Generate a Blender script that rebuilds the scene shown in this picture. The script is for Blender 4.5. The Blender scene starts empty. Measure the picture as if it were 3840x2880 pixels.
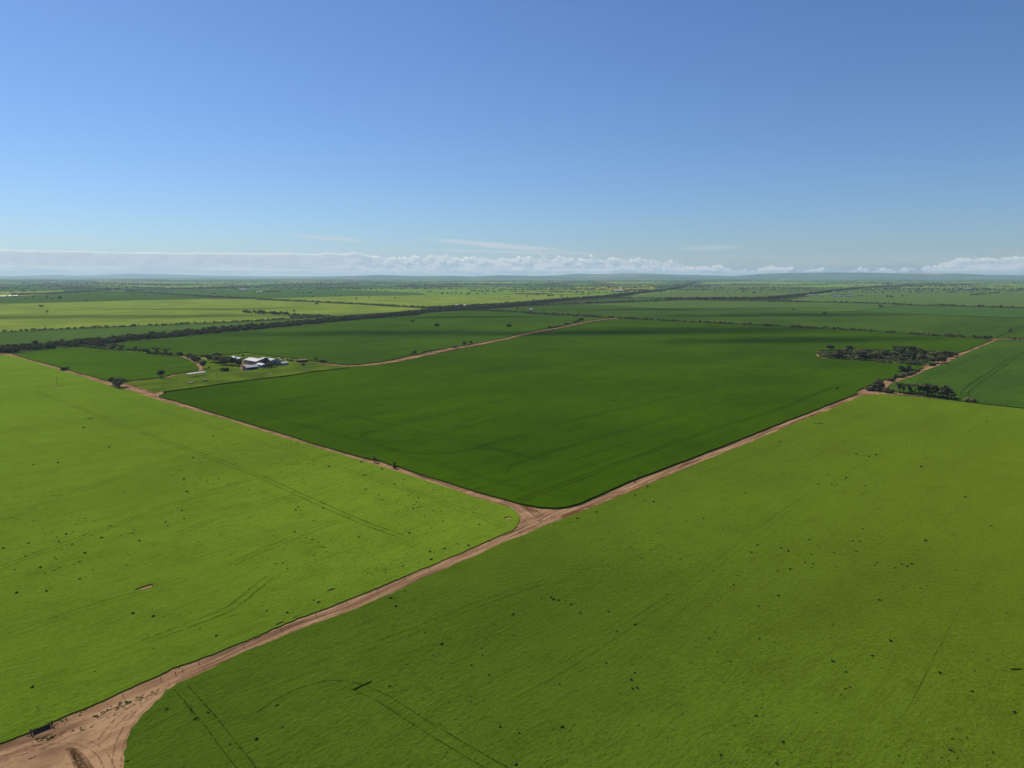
import bpy, math, random
import numpy as np
from mathutils import Vector, Euler
from mathutils.geometry import tessellate_polygon
from mathutils import noise as mn

R = math.radians
# ------------------------------------------------------------------ camera
CAM_H = 110.0; FOC = 2756.0; Y0 = 1032.0
PITCH = math.atan((1440 - Y0) / FOC)
scene = bpy.context.scene
col = scene.collection
cam_d = bpy.data.cameras.new('camera'); cam = bpy.data.objects.new('camera', cam_d); col.objects.link(cam)
cam.location = (0, 0, CAM_H); cam.rotation_euler = (math.pi / 2 - PITCH, 0, 0)
cam_d.sensor_width = 36; cam_d.lens = 36 * FOC / 3840
cam_d.clip_start = 1; cam_d.clip_end = 400000
scene.camera = cam
# ------------------------------------------------------------------ light
SUN_EL = 47.0; SUN_AZ = -52.0          # azimuth from the view axis (+Y), negative is left
SUN_STR = 4.2; SKY_STR = 0.105
sd = bpy.data.lights.new('sun', 'SUN'); sun = bpy.data.objects.new('sun', sd); col.objects.link(sun)
sd.energy = SUN_STR; sd.angle = R(0.53); sd.color = (1.0, 0.955, 0.89)
sdir = Vector((math.sin(R(SUN_AZ)) * math.cos(R(SUN_EL)), math.cos(R(SUN_AZ)) * math.cos(R(SUN_EL)), math.sin(R(SUN_EL))))
sun.rotation_euler = sdir.to_track_quat('Z', 'Y').to_euler(); sun.location = (0, 0, 300)
scene.view_settings.view_transform = 'Standard'; scene.view_settings.look = 'None'
scene.view_settings.exposure = 0.0; scene.view_settings.gamma = 1.0
scene.view_settings.use_curve_mapping = False
scene.cycles.use_denoising = True
scene.cycles.volume_bounces = 1
scene.cycles.max_bounces = 6; scene.cycles.diffuse_bounces = 2; scene.cycles.transparent_max_bounces = 12

class NT:
    """small node-building helper"""
    def __init__(s, tree): s.t = tree; s.n = tree.nodes; s.l = tree.links
    def new(s, typ, **kw):
        n = s.n.new(typ)
        for k, v in kw.items(): setattr(n, k, v)
        return n
    def put(s, sock, v):
        if hasattr(v, 'is_output') or isinstance(v, bpy.types.NodeSocket): s.l.new(v, sock)
        elif v is not None: sock.default_value = v
    def math(s, op, a, b=None, c=None, clamp=False):
        n = s.new('ShaderNodeMath', operation=op); n.use_clamp = clamp
        s.put(n.inputs[0], a)
        if b is not None: s.put(n.inputs[1], b)
        if c is not None: s.put(n.inputs[2], c)
        return n.outputs[0]
    def vec(s, x, y, z):
        n = s.new('ShaderNodeCombineXYZ'); s.put(n.inputs[0], x); s.put(n.inputs[1], y); s.put(n.inputs[2], z); return n.outputs[0]
    def noise(s, v, scale, detail=4, rough=0.5, dist=0.0):
        n = s.new('ShaderNodeTexNoise'); s.put(n.inputs['Vector'], v); n.inputs['Scale'].default_value = scale
        n.inputs['Detail'].default_value = detail; n.inputs['Roughness'].default_value = rough
        n.inputs['Distortion'].default_value = dist; return n.outputs['Fac']
    def smooth(s, v, a, b, lo=0.0, hi=1.0):
        n = s.new('ShaderNodeMapRange', interpolation_type='SMOOTHSTEP'); s.put(n.inputs[0], v)
        n.inputs[1].default_value = a; n.inputs[2].default_value = b; n.inputs[3].default_value = lo; n.inputs[4].default_value = hi
        return n.outputs[0]
    def lin(s, v, a, b, lo=0.0, hi=1.0):
        n = s.new('ShaderNodeMapRange'); s.put(n.inputs[0], v)
        n.inputs[1].default_value = a; n.inputs[2].default_value = b; n.inputs[3].default_value = lo; n.inputs[4].default_value = hi
        return n.outputs[0]
    def mix(s, f, a, b, mode='MIX'):
        n = s.new('ShaderNodeMix', data_type='RGBA', blend_type=mode); n.clamp_factor = True
        s.put(n.inputs[0], f)
        s.put(n.inputs[6], a if not isinstance(a, tuple) else (*a[:3], 1)); s.put(n.inputs[7], b if not isinstance(b, tuple) else (*b[:3], 1))
        return n.outputs[2]
    def curve(s, v, pts):
        n = s.new('ShaderNodeFloatCurve'); s.put(n.inputs['Value'], v)
        c = n.mapping.curves[0]
        c.points[0].location = pts[0]; c.points[1].location = pts[-1]
        for p in pts[1:-1]: c.points.new(*p)
        n.mapping.update(); return n.outputs[0]

# ------------------------------------------------------------------ world: sky with the far cloud bank
world = bpy.data.worlds.new("World"); scene.world = world; world.use_nodes = True
wt = NT(world.node_tree); wt.n.clear()
sky = wt.new('ShaderNodeTexSky', sky_type='NISHITA'); sky.sun_disc = False
sky.sun_elevation = R(SUN_EL); sky.sun_rotation = R(SUN_AZ); sky.altitude = 150
sky.air_density = 1.0; sky.dust_density = 0.3; sky.ozone_density = 2.4
tc = wt.new('ShaderNodeTexCoord'); sx = wt.new('ShaderNodeSeparateXYZ'); wt.l.new(tc.outputs['Generated'], sx.inputs[0])
az = wt.math('MULTIPLY', wt.math('ARCTAN2', sx.outputs[0], sx.outputs[1]), 57.29578)      # degrees, 0 = +Y, right positive
el = wt.math('MULTIPLY', wt.math('ARCSINE', sx.outputs[2]), 57.29578)                     # degrees
def cloud_density(daz, delv):
    a = wt.math('ADD', az, daz); e = wt.math('ADD', el, delv)
    u = wt.math('ADD', wt.math('MULTIPLY', a, 1 / 80.0), 0.5)            # -40..40 deg -> 0..1
    top = wt.curve(u, [(0.0, .86), (0.07, .86), (0.13, .84), (0.30, .86), (0.355, .89), (0.37, .72), (0.44, .74), (0.5, .70), (0.60, .66), (0.66, .46),
                       (0.70, .26), (0.76, .22), (0.83, .16), (0.862, .22), (0.880, .54), (0.93, .60), (1.0, .60)])
    lump = wt.curve(u, [(0.0, .04), (0.13, .06), (0.30, .10), (0.36, .25), (0.40, .55), (0.60, .60), (0.70, .95), (0.86, .75), (0.90, .30), (1.0, .22)])
    big = wt.noise(wt.vec(wt.math('MULTIPLY', a, 0.9), wt.math('MULTIPLY', e, 1.5), 3.7), 1.0, 5, 0.58)
    fine = wt.noise(wt.vec(wt.math('MULTIPLY', a, 3.6), wt.math('MULTIPLY', e, 5.0), 9.1), 1.0, 5, 0.62)
    wob = wt.math('ADD', wt.math('MULTIPLY', wt.math('SUBTRACT', big, 0.5), 3.2), wt.math('MULTIPLY', wt.math('SUBTRACT', fine, 0.5), 1.25))
    edge = wt.math('ADD', wt.math('MULTIPLY', top, 1.9), wt.math('MULTIPLY', wob, wt.math('ADD', wt.math('MULTIPLY', lump, 0.80), 0.05)))
    return wt.math('SUBTRACT', edge, e), fine, big
d0, fine0, big0 = cloud_density(0.0, 0.0)
d1, _, _ = cloud_density(-0.22, 0.26)
cover = wt.smooth(d0, -0.02, 0.07)
litn = wt.math('SUBTRACT', d0, d1)                       # large where the cloud thins toward the sun
lit = wt.smooth(litn, 0.05, 0.5)
rim = wt.smooth(d0, 0.22, 0.01)
deep = wt.smooth(d0, 0.15, 0.7)
band = wt.noise(wt.vec(wt.math('MULTIPLY', az, 0.16), wt.math('MULTIPLY', el, 3.2), 1.3), 1.0, 5, 0.6)
bright = wt.math('ADD', wt.math('MULTIPLY', lit, 0.55), wt.math('MULTIPLY', rim, 0.55), clamp=True)
low = wt.smooth(el, 0.85, 0.2)                             # lower decks, pale with distance
bright2 = wt.math('ADD', bright, wt.math('MULTIPLY', low, wt.smooth(band, 0.40, 0.60, 0.25, 0.90)), clamp=True)
ccol = wt.mix(bright2, (0.50, 0.63, 0.75), (1.12, 1.12, 1.10))
ccol = wt.mix(wt.math('MULTIPLY', wt.smooth(band, 0.45, 0.65), 0.25), ccol, (0.78, 0.80, 0.82))
# thin streaks of cirrus above the bank
st = wt.noise(wt.vec(wt.math('ADD', wt.math('MULTIPLY', az, 0.28), wt.math('MULTIPLY', el, 0.8)), wt.math('MULTIPLY', el, 6.0), 5.5), 1.0, 5, 0.6, 0.4)
def streak(a0, e0, la, le, tilt):
    da = wt.math('SUBTRACT', az, a0)
    de = wt.math('SUBTRACT', wt.math('SUBTRACT', el, e0), wt.math('MULTIPLY', da, tilt))
    q = wt.math('ADD', wt.math('POWER', wt.math('ABSOLUTE', wt.math('DIVIDE', da, la)), 2.0), wt.math('POWER', wt.math('ABSOLUTE', wt.math('DIVIDE', de, le)), 2.0))
    q = wt.math('ADD', q, wt.math('MULTIPLY', wt.math('SUBTRACT', st, 0.5), 1.6))
    return wt.smooth(q, 1.1, 0.0)
cir = wt.math('MULTIPLY', streak(-13.7, 2.72, 3.2, 0.20, -0.06), 0.55)
cir = wt.math('MAXIMUM', cir, wt.math('MULTIPLY', streak(-1.0, 2.25, 6.5, 0.24, -0.085), 0.75))
cir = wt.math('MAXIMUM', cir, wt.math('MULTIPLY', streak(0.0, 1.75, 8.5, 0.16, -0.02), 0.5))
cir = wt.math('MAXIMUM', cir, wt.math('MULTIPLY', streak(15.0, 2.0, 3.0, 0.22, 0.03), 0.35))
cir = wt.math('MAXIMUM', cir, wt.math('MULTIPLY', streak(-31.0, 2.3, 3.2, 0.20, 0.0), 0.22))
veil = wt.math('MULTIPLY', wt.smooth(el, 2.2, 0.6), wt.smooth(band, 0.3, 0.7, 0.05, 0.35))
scl = 1.0 / SKY_STR
def sc3(c, k): return tuple(x * k for x in c)
cmul = wt.mix(1.0, ccol, (scl * 0.80, scl * 0.82, scl * 0.84), 'MULTIPLY')
skyc = wt.mix(1.0, sky.outputs[0], (0.555, 0.725, 0.98), 'MULTIPLY')
c1 = wt.mix(cir, skyc, sc3((0.60, 0.66, 0.72), scl))
c1 = wt.mix(veil, c1, sc3((0.56, 0.64, 0.71), scl))
upper = wt.math('GREATER_THAN', el, -0.3)
c2 = wt.mix(wt.math('MULTIPLY', wt.math('MULTIPLY', cover, upper), 0.93), c1, cmul)
bg = wt.new('ShaderNodeBackground'); wt.put(bg.inputs[0], c2); bg.inputs[1].default_value = SKY_STR
wo = wt.new('ShaderNodeOutputWorld'); wt.l.new(bg.outputs[0], wo.inputs[0])

# ------------------------------------------------------------------ survey: where a sighted point of the photograph lies on the ground
TAGS = {'A': (0, 860, 2.304), 'B': (960, 860, 2.304), 'C': (1920, 860, 2.304), 'D': (2880, 860, 2.304),
        'E': (0, 1440, 2.304), 'F': (960, 1440, 2.304), 'G': (1920, 1440, 2.304), 'H': (2880, 1440, 2.304),
        'I': (0, 2160, 2.304), 'J': (960, 2160, 2.304), 'K': (1920, 2160, 2.304), 'L': (2880, 2160, 2.304),
        'W': (3040, 1270, 3.95), 'T': (400, 1260, 6.506), 'M': (660, 1320, 9.217), 'N': (1040, 1340, 7.9),
        'O': (3240, 1400, 5.267), 'P': (100, 2640, 11.85), 'Q': (1360, 1700, 12.29), 'R': (850, 1310, 7.9)}
cp, sp = math.cos(PITCH), math.sin(PITCH)
def px(tag, x, y):
    ox, oy, s = TAGS[tag]; return ox + x / s, oy + y / s
def ground(sx_, sy_, z=0.0):
    dx = (sx_ - 1920) / FOC; dz = -(sy_ - 1440) / FOC
    wy = cp + dz * sp; wz = -sp + dz * cp
    t = (z - CAM_H) / wz
    return (dx * t, wy * t)
def g(tag, x, y, z=0.0): return ground(*px(tag, x, y), z)
def pts(spec, z=0.0):
    """'A:1,2 3,4 B:5,6' -> ground points"""
    out = []; tag = 'A'
    for w in spec.split():
        if ':' in w: tag, w = w.split(':')
        x, y = w.split(','); out.append(g(tag, float(x), float(y), z))
    return out

def srgb(r, gg, b, k=1.0):
    f = lambda c: ((c / 255 + 0.055) / 1.055) ** 2.4 if c > 10 else c / 255 / 12.92
    return (f(r) * k, f(gg) * k, f(b) * k)

def mesh_np(name, verts, faces, mat=None, parent=None, smooth=False, uvs=None):
    """verts (n,3) array, faces (m,k) array with constant k, or list of lists"""
    me = bpy.data.meshes.new(name)
    if isinstance(faces, np.ndarray):
        nf, k = faces.shape
        me.vertices.add(len(verts)); me.vertices.foreach_set('co', np.asarray(verts, dtype=np.float32).ravel())
        me.loops.add(nf * k); me.loops.foreach_set('vertex_index', faces.astype(np.int32).ravel())
        me.polygons.add(nf); me.polygons.foreach_set('loop_start', np.arange(0, nf * k, k, dtype=np.int32))
        me.polygons.foreach_set('loop_total', np.full(nf, k, dtype=np.int32))
        me.update(calc_edges=True)
    else:
        me.from_pydata([tuple(v) for v in verts], [], [tuple(f) for f in faces]); me.update()
    if uvs is not None:
        ul = me.uv_layers.new(name='UVMap')
        li = np.zeros(len(me.loops), dtype=np.int32); me.loops.foreach_get('vertex_index', li)
        ul.data.foreach_set('uv', np.asarray(uvs, dtype=np.float32)[li].ravel())
    if smooth: me.polygons.foreach_set('use_smooth', np.ones(len(me.polygons), dtype=bool))
    if mat: me.materials.append(mat)
    o = bpy.data.objects.new(name, me); col.objects.link(o)
    if parent: o.parent = parent
    return o
def struct(o): o['kind'] = 'structure'; return o
def stuff(o, label=None, cat=None):
    o['kind'] = 'stuff'
    if label: o['label'] = label
    if cat: o['category'] = cat
    return o
def tag(o, label, cat, group=None):
    o['label'] = label; o['category'] = cat
    if group: o['group'] = group
    return o
def empty(name, x, y, z=0.0, rz=0.0):
    o = bpy.data.objects.new(name, None); col.objects.link(o); o.location = (x, y, z); o.rotation_euler = (0, 0, rz)
    o.empty_display_size = 0.5; return o
def copy_tree(o, parent=None):
    c = o.copy(); col.objects.link(c); c.parent = parent
    for ch in list(o.children): copy_tree(ch, c)
    return c

# ------------------------------------------------------------------ directions of the survey grid
_a = g('I', 440, 1265); _b = g('H', 500, 235)
ROAD_DIR = math.atan2(_b[1] - _a[1], _b[0] - _a[0])          # main road, near left to far right
_c = g('E', 1500, 140); _d = g('F', 2212, 1005)
CROSS_DIR = math.atan2(_c[1] - _d[1], _c[0] - _d[0])
print('road dir', math.degrees(ROAD_DIR), 'cross dir', math.degrees(CROSS_DIR))

# ------------------------------------------------------------------ materials
def new_mat(name):
    m = bpy.data.materials.new(name); m.use_nodes = True; t = NT(m.node_tree); t.n.clear()
    out = t.new('ShaderNodeOutputMaterial'); bs = t.new('ShaderNodeBsdfPrincipled')
    t.l.new(bs.outputs[0], out.inputs[0]); bs.inputs['Roughness'].default_value = 0.9
    bs.inputs['Specular IOR Level'].default_value = 0.0
    return m, t, bs, out
def pos_rot(t, ang, sxx=1.0, syy=1.0):
    gm = t.new('ShaderNodeNewGeometry'); mp = t.new('ShaderNodeMapping'); mp.vector_type = 'POINT'
    t.l.new(gm.outputs['Position'], mp.inputs[0]); mp.inputs['Rotation'].default_value = (0, 0, -ang)
    m2 = t.new('ShaderNodeMapping'); t.l.new(mp.outputs[0], m2.inputs[0]); m2.inputs['Scale'].default_value = (sxx, syy, 1.0)
    return m2.outputs[0]

def crop_mat(name, base, dark, ang=None, patch=0.5, near=False, sheen=0.1, fine=1.0):
    """standing crop: broad patches of growth, drill-row streaks and clumpy relief"""
    ang = ROAD_DIR if ang is None else ang
    m, t, bs, out = new_mat(name)
    iso = pos_rot(t, ang)
    row = pos_rot(t, ang, 0.22, 1.0)
    n1 = t.noise(iso, 0.0055, 5, 0.55); n2 = t.noise(pos_rot(t, ang, 0.35, 1.0), 0.022, 5, 0.6)
    f = t.math('ADD', t.math('MULTIPLY', t.smooth(n1, 0.36, 0.64), patch), t.math('MULTIPLY', t.smooth(n2, 0.38, 0.68), patch * 0.6))
    c = t.mix(f, base, dark)
    n6 = t.noise(iso, 0.06, 5, 0.65)
    c = t.mix(t.math('MULTIPLY', t.smooth(n6, 0.48, 0.70), 0.4), c, tuple(x * 0.72 for x in dark))
    n3 = t.noise(row, 0.35, 6, 0.65)
    nd = t.noise(pos_rot(t, ang, 0.012, 1.0), 0.30, 5, 0.7)
    c = t.mix(t.math('MULTIPLY', t.smooth(nd, 0.52, 0.70), 0.34), c, tuple(x * 0.55 for x in dark))
    c = t.mix(t.math('MULTIPLY', t.smooth(n3, 0.5, 0.72), 0.30 * fine), c, tuple(x * 0.55 for x in dark))
    if near:
        n4 = t.noise(pos_rot(t, ang, 0.5, 1.1), 1.5, 5, 0.72)
        var = t.smooth(t.noise(pos_rot(t, ang, 0.5, 1.0), 0.03, 4, 0.6), 0.35, 0.65, 0.35, 0.9)
        c = t.mix(t.math('MULTIPLY', t.smooth(n4, 0.47, 0.68), var), c, tuple(x * 0.36 for x in dark))  # dark crevices between the clumps, their shade painted into the crop colour
        n5 = t.noise(pos_rot(t, ang, 0.35, 1.0), 0.16, 5, 0.65)
        c = t.mix(t.math('MULTIPLY', t.smooth(n5, 0.55, 0.75), 0.45), c, tuple(x * 0.6 for x in dark))
        # scattered thin spots where weeds or gaps show
        v = t.new('ShaderNodeTexVoronoi'); t.l.new(iso, v.inputs['Vector']); v.inputs['Scale'].default_value = 0.16
        gate = t.noise(iso, 0.012, 3, 0.6)
        spot = t.math('MULTIPLY', t.smooth(v.outputs['Distance'], 0.085, 0.04), t.smooth(gate, 0.52, 0.62))
        c = t.mix(t.math('MULTIPLY', spot, 0.0), c, (0.012, 0.024, 0.012))
        b = t.new('ShaderNodeBump'); b.inputs['Strength'].default_value = 1.0; b.inputs['Distance'].default_value = 1.0
        hN = t.math('ADD', t.math('MULTIPLY', t.noise(pos_rot(t, ang, 0.45, 1.0), 0.8, 6, 0.72, 0.3), 1.0), t.math('MULTIPLY', t.noise(iso, 2.6, 3, 0.65), 0.3))
        t.put(b.inputs['Height'], hN); t.l.new(b.outputs[0], bs.inputs['Normal'])
    else:
        b = t.new('ShaderNodeBump'); b.inputs['Strength'].default_value = 0.5; b.inputs['Distance'].default_value = 1.0
        t.put(b.inputs['Height'], t.noise(row, 0.45, 4, 0.6)); t.l.new(b.outputs[0], bs.inputs['Normal'])
    t.put(bs.inputs['Base Color'], c)
    bs.inputs['Sheen Weight'].default_value = sheen; bs.inputs['Sheen Roughness'].default_value = 0.35
    bs.inputs['Sheen Tint'].default_value = (0.75, 0.9, 0.02, 1)
    bs.inputs['Specular IOR Level'].default_value = 0.0
    return m
EXPK = 0.80
M_bright = crop_mat('bright_crop', srgb(132, 160, 43, EXPK), srgb(111, 138, 36, EXPK), near=True, patch=0.7, sheen=0.5)
M_bright2 = crop_mat('bright_crop_right', srgb(101, 127, 33, EXPK), srgb(85, 109, 28, EXPK), near=True, patch=0.7, sheen=0.4)
M_dark = crop_mat('dark_crop', srgb(71, 100, 4, EXPK), srgb(58, 84, 7, EXPK), patch=0.65, sheen=0.0)
M_dark2 = crop_mat('dark_crop_north', srgb(76, 105, 18, EXPK), srgb(62, 88, 20, EXPK), patch=0.7, sheen=0.0)
M_dark3 = crop_mat('dark_crop_small', srgb(82, 114, 12, EXPK), srgb(66, 94, 16, EXPK), patch=0.7, sheen=0.0)
M_mid = crop_mat('mid_crop', srgb(80, 108, 32, EXPK), srgb(68, 94, 32, EXPK), patch=0.7, sheen=0.0)
M_light = crop_mat('light_crop', srgb(148, 162, 58, EXPK), srgb(112, 130, 52, EXPK), patch=0.7)
M_light2 = crop_mat('light_crop_far', srgb(128, 150, 60, EXPK), srgb(112, 136, 54, EXPK), patch=0.5)
M_blue = crop_mat('bluish_crop', srgb(80, 112, 46, EXPK), srgb(72, 102, 44, EXPK), patch=0.5, sheen=0.0)
M_grey = crop_mat('greyish_crop', srgb(104, 126, 60, EXPK), srgb(94, 116, 56, EXPK), patch=0.5, sheen=0.0)
M_olive = crop_mat('olive_crop', srgb(96, 120, 52, EXPK), srgb(84, 110, 48, EXPK), patch=0.5, sheen=0.0)
M_olive2 = crop_mat('olive_dark_crop', srgb(82, 106, 32, EXPK), srgb(66, 90, 30, EXPK), patch=0.7, sheen=0.0)
M_strip = crop_mat('strip_crop', srgb(92, 116, 44, EXPK), srgb(74, 100, 42, EXPK), patch=0.7, sheen=0.0)
M_yellow = crop_mat('flowering_canola', srgb(186, 168, 44, EXPK), srgb(150, 142, 40, EXPK), patch=0.6)

def paddock_mat():
    m, t, bs, out = new_mat('rough_pasture'); iso = pos_rot(t, 0.0)
    n1 = t.noise(iso, 0.03, 5, 0.6); n2 = t.noise(iso, 0.25, 6, 0.7)
    c = t.mix(t.smooth(n1, 0.35, 0.65), srgb(104, 122, 30, EXPK), srgb(78, 98, 28, EXPK))
    c = t.mix(t.math('MULTIPLY', t.smooth(n2, 0.52, 0.7), 0.6), c, srgb(50, 72, 30, EXPK))
    c = t.mix(t.math('MULTIPLY', t.smooth(n2, 0.40, 0.28), 0.35), c, srgb(132, 132, 60, EXPK))
    t.put(bs.inputs['Base Color'], c)
    b = t.new('ShaderNodeBump'); b.inputs['Distance'].default_value = 0.6; t.put(b.inputs['Height'], n2); t.l.new(b.outputs[0], bs.inputs['Normal'])
    return m
M_paddock = paddock_mat()
def verge_mat():
    m, t, bs, out = new_mat('dry_verge'); iso = pos_rot(t, 0.0)
    n1 = t.noise(iso, 0.05, 5, 0.65); n2 = t.noise(iso, 0.4, 5, 0.7)
    c = t.mix(t.smooth(n1, 0.40, 0.6), srgb(84, 86, 48, EXPK), srgb(56, 66, 34, EXPK))
    c = t.mix(t.math('MULTIPLY', t.smooth(n2, 0.5, 0.68), 0.6), c, srgb(40, 50, 26, EXPK))
    t.put(bs.inputs['Base Color'], c); return m
M_verge = verge_mat()
def grove_mat():
    m, t, bs, out = new_mat('grove_grass'); iso = pos_rot(t, 0.0)
    n1 = t.noise(iso, 0.04, 5, 0.65); n2 = t.noise(iso, 0.3, 5, 0.7)
    c = t.mix(t.smooth(n1, 0.40, 0.6), srgb(84, 100, 44, EXPK), srgb(64, 88, 34, EXPK))
    c = t.mix(t.math('MULTIPLY', t.smooth(n2, 0.5, 0.68), 0.5), c, srgb(110, 100, 66, EXPK))
    t.put(bs.inputs['Base Color'], c); return m
M_grove = grove_mat()

SOIL_A = srgb(190, 150, 108, EXPK); SOIL_B = srgb(156, 118, 84, EXPK); SOIL_C = srgb(98, 70, 50, EXPK)
def soil_mat(name, ribbon=False):
    """pinkish-brown earth; on a road ribbon the wear runs along the road"""
    m, t, bs, out = new_mat(name); iso = pos_rot(t, 0.0)
    n1 = t.noise(pos_rot(t, ROAD_DIR, 0.25, 1.0), 0.12, 5, 0.6, 0.6); n2 = t.noise(iso, 0.9, 6, 0.7)
    c = t.mix(t.smooth(n1, 0.40, 0.62), SOIL_A, SOIL_B)
    if ribbon:
        uvn = t.new('ShaderNodeUVMap'); uvn.uv_map = 'UVMap'
        s3 = t.new('ShaderNodeSeparateXYZ'); t.l.new(uvn.outputs[0], s3.inputs[0])
        u = s3.outputs[0]; v = s3.outputs[1]
        wob = t.math('MULTIPLY', t.math('SUBTRACT', t.noise(t.vec(t.math('MULTIPLY', v, 0.02), 0.0, 2.0), 1.0, 2), 0.5), 3.0)
        uu = t.math('ADD', u, wob)
        lanes = t.noise(t.vec(t.math('MULTIPLY', uu, 0.75), t.math('MULTIPLY', v, 0.018), 1.0), 1.0, 4, 0.65)
        c = t.mix(t.math('MULTIPLY', t.smooth(lanes, 0.46, 0.62), 0.85), c, SOIL_C)
        c = t.mix(t.math('MULTIPLY', t.smooth(lanes, 0.46, 0.34), 0.5), c, srgb(184, 146, 118, EXPK * 0.86))
        gr = t.noise(t.vec(t.math('MULTIPLY', u, 0.5), t.math('MULTIPLY', v, 0.05), 7.0), 1.0, 5, 0.65)
        side = t.smooth(t.math('ABSOLUTE', u), 3.5, 7.0)
        c = t.mix(t.math('MULTIPLY', t.math('MULTIPLY', t.smooth(gr, 0.5, 0.62), side), 0.45), c, srgb(122, 106, 60, EXPK))
        red = t.noise(t.vec(0.0, t.math('MULTIPLY', v, 0.035), 4.0), 1.0, 3, 0.6)
        rr = t.math('MULTIPLY', t.smooth(u, -3.5, -5.0), t.smooth(red, 0.45, 0.55))
        c = t.mix(t.math('MULTIPLY', rr, 0.8), c, srgb(112, 58, 36, EXPK))
    else:
        n3 = t.noise(pos_rot(t, ROAD_DIR, 0.35, 1.0), 0.06, 5, 0.65, 0.8)
        c = t.mix(t.math('MULTIPLY', t.smooth(n3, 0.52, 0.7), 0.7), c, SOIL_C)
    c = t.mix(t.math('MULTIPLY', t.smooth(n2, 0.52, 0.7), 0.35), c, SOIL_C)
    t.put(bs.inputs['Base Color'], c)
    b = t.new('ShaderNodeBump'); b.inputs['Distance'].default_value = 0.25; t.put(b.inputs['Height'], n2); t.l.new(b.outputs[0], bs.inputs['Normal'])
    return m
M_soil = soil_mat('bare_earth'); M_road = soil_mat('dirt_road', True)

def plain_mat(name, c, rough=0.8, metal=0.0, noise_amt=0.3, scale=1.5):
    m, t, bs, out = new_mat(name)
    tcn = t.new('ShaderNodeTexCoord')
    n = t.noise(tcn.outputs['Object'], scale, 5, 0.6)
    t.put(bs.inputs['Base Color'], t.mix(t.math('MULTIPLY', t.smooth(n, 0.35, 0.7), noise_amt), c, tuple(x * 0.55 for x in c)))
    bs.inputs['Roughness'].default_value = rough; bs.inputs['Metallic'].default_value = metal
    bs.inputs['Specular IOR Level'].default_value = 0.4
    return m
def iron_mat(name, c, rough=0.55):
    m, t, bs, out = new_mat(name); tcn = t.new('ShaderNodeTexCoord')
    w = t.new('ShaderNodeTexWave'); t.l.new(tcn.outputs['Object'], w.inputs['Vector']); w.inputs['Scale'].default_value = 2.2
    n = t.noise(tcn.outputs['Object'], 0.5, 5, 0.6)
    cc = t.mix(t.math('MULTIPLY', t.smooth(n, 0.45, 0.7), 0.35), c, (c[0] * 0.7, c[1] * 0.6, c[2] * 0.5))
    cc = t.mix(t.math('MULTIPLY', w.outputs['Fac'], 0.12), cc, tuple(x * 0.7 for x in c))
    t.put(bs.inputs['Base Color'], cc)
    bs.inputs['Roughness'].default_value = rough; bs.inputs['Specular IOR Level'].default_value = 0.5
    return m
M_roof_cream = iron_mat('cream_iron_roof', (0.52, 0.47, 0.39)); M_roof_white = iron_mat('white_iron_roof', (0.50, 0.49, 0.47), 0.6)
M_roof_grey = iron_mat('grey_iron_roof', (0.36, 0.37, 0.40)); M_wall = iron_mat('grey_iron_wall', (0.17, 0.19, 0.21))
M_opening = plain_mat('dark_opening', (0.012, 0.012, 0.015)); M_rust = plain_mat('rusty_iron', (0.20, 0.09, 0.05))
M_brick = plain_mat('stone_wall', (0.30, 0.22, 0.17)); M_glass = plain_mat('window_glass', (0.03, 0.04, 0.05), 0.15)
M_timber = plain_mat('weathered_timber', (0.085, 0.062, 0.048), 0.9, 0, 0.5, 6.0); M_tan = plain_mat('tan_sheet', (0.34, 0.23, 0.15))
M_concrete = plain_mat('pale_concrete', (0.5, 0.48, 0.44)); M_wire = plain_mat('steel_wire', (0.2, 0.19, 0.18), 0.5, 0.5)
M_bark = plain_mat('bark', (0.075, 0.06, 0.048), 0.95, 0, 0.5, 2.0)

def leaf_mat(name, a, b):
    m, t, bs, out = new_mat(name); gm = t.new('ShaderNodeNewGeometry'); oi = t.new('ShaderNodeObjectInfo')
    n = t.noise(gm.outputs['Position'], 0.45, 4, 0.6); n2 = t.noise(gm.outputs['Position'], 0.05, 3, 0.6)
    f = t.math('ADD', t.math('MULTIPLY', n, 0.6), t.math('ADD', t.math('MULTIPLY', n2, 0.5), t.math('MULTIPLY', oi.outputs['Random'], 0.35)))
    c = t.mix(t.smooth(f, 0.45, 0.95), a, b); t.put(bs.inputs['Base Color'], c)
    tr = t.new('ShaderNodeBsdfTranslucent'); t.put(tr.inputs[0], t.mix(0.5, c, (b[0], b[1] * 1.2, b[2] * 0.5)))
    ms = t.new('ShaderNodeMixShader'); ms.inputs[0].default_value = 0.25
    t.l.new(bs.outputs[0], ms.inputs[1]); t.l.new(tr.outputs[0], ms.inputs[2]); t.l.new(ms.outputs[0], out.inputs[0])
    return m
M_leaf = leaf_mat('mallee_leaves', (0.050, 0.052, 0.022), (0.225, 0.205, 0.095))
M_leaf2 = leaf_mat('bluish_leaves', (0.042, 0.046, 0.026), (0.150, 0.145, 0.078))
M_weed = leaf_mat('weed_leaves', (0.018, 0.030, 0.018), (0.040, 0.060, 0.032))

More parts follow.
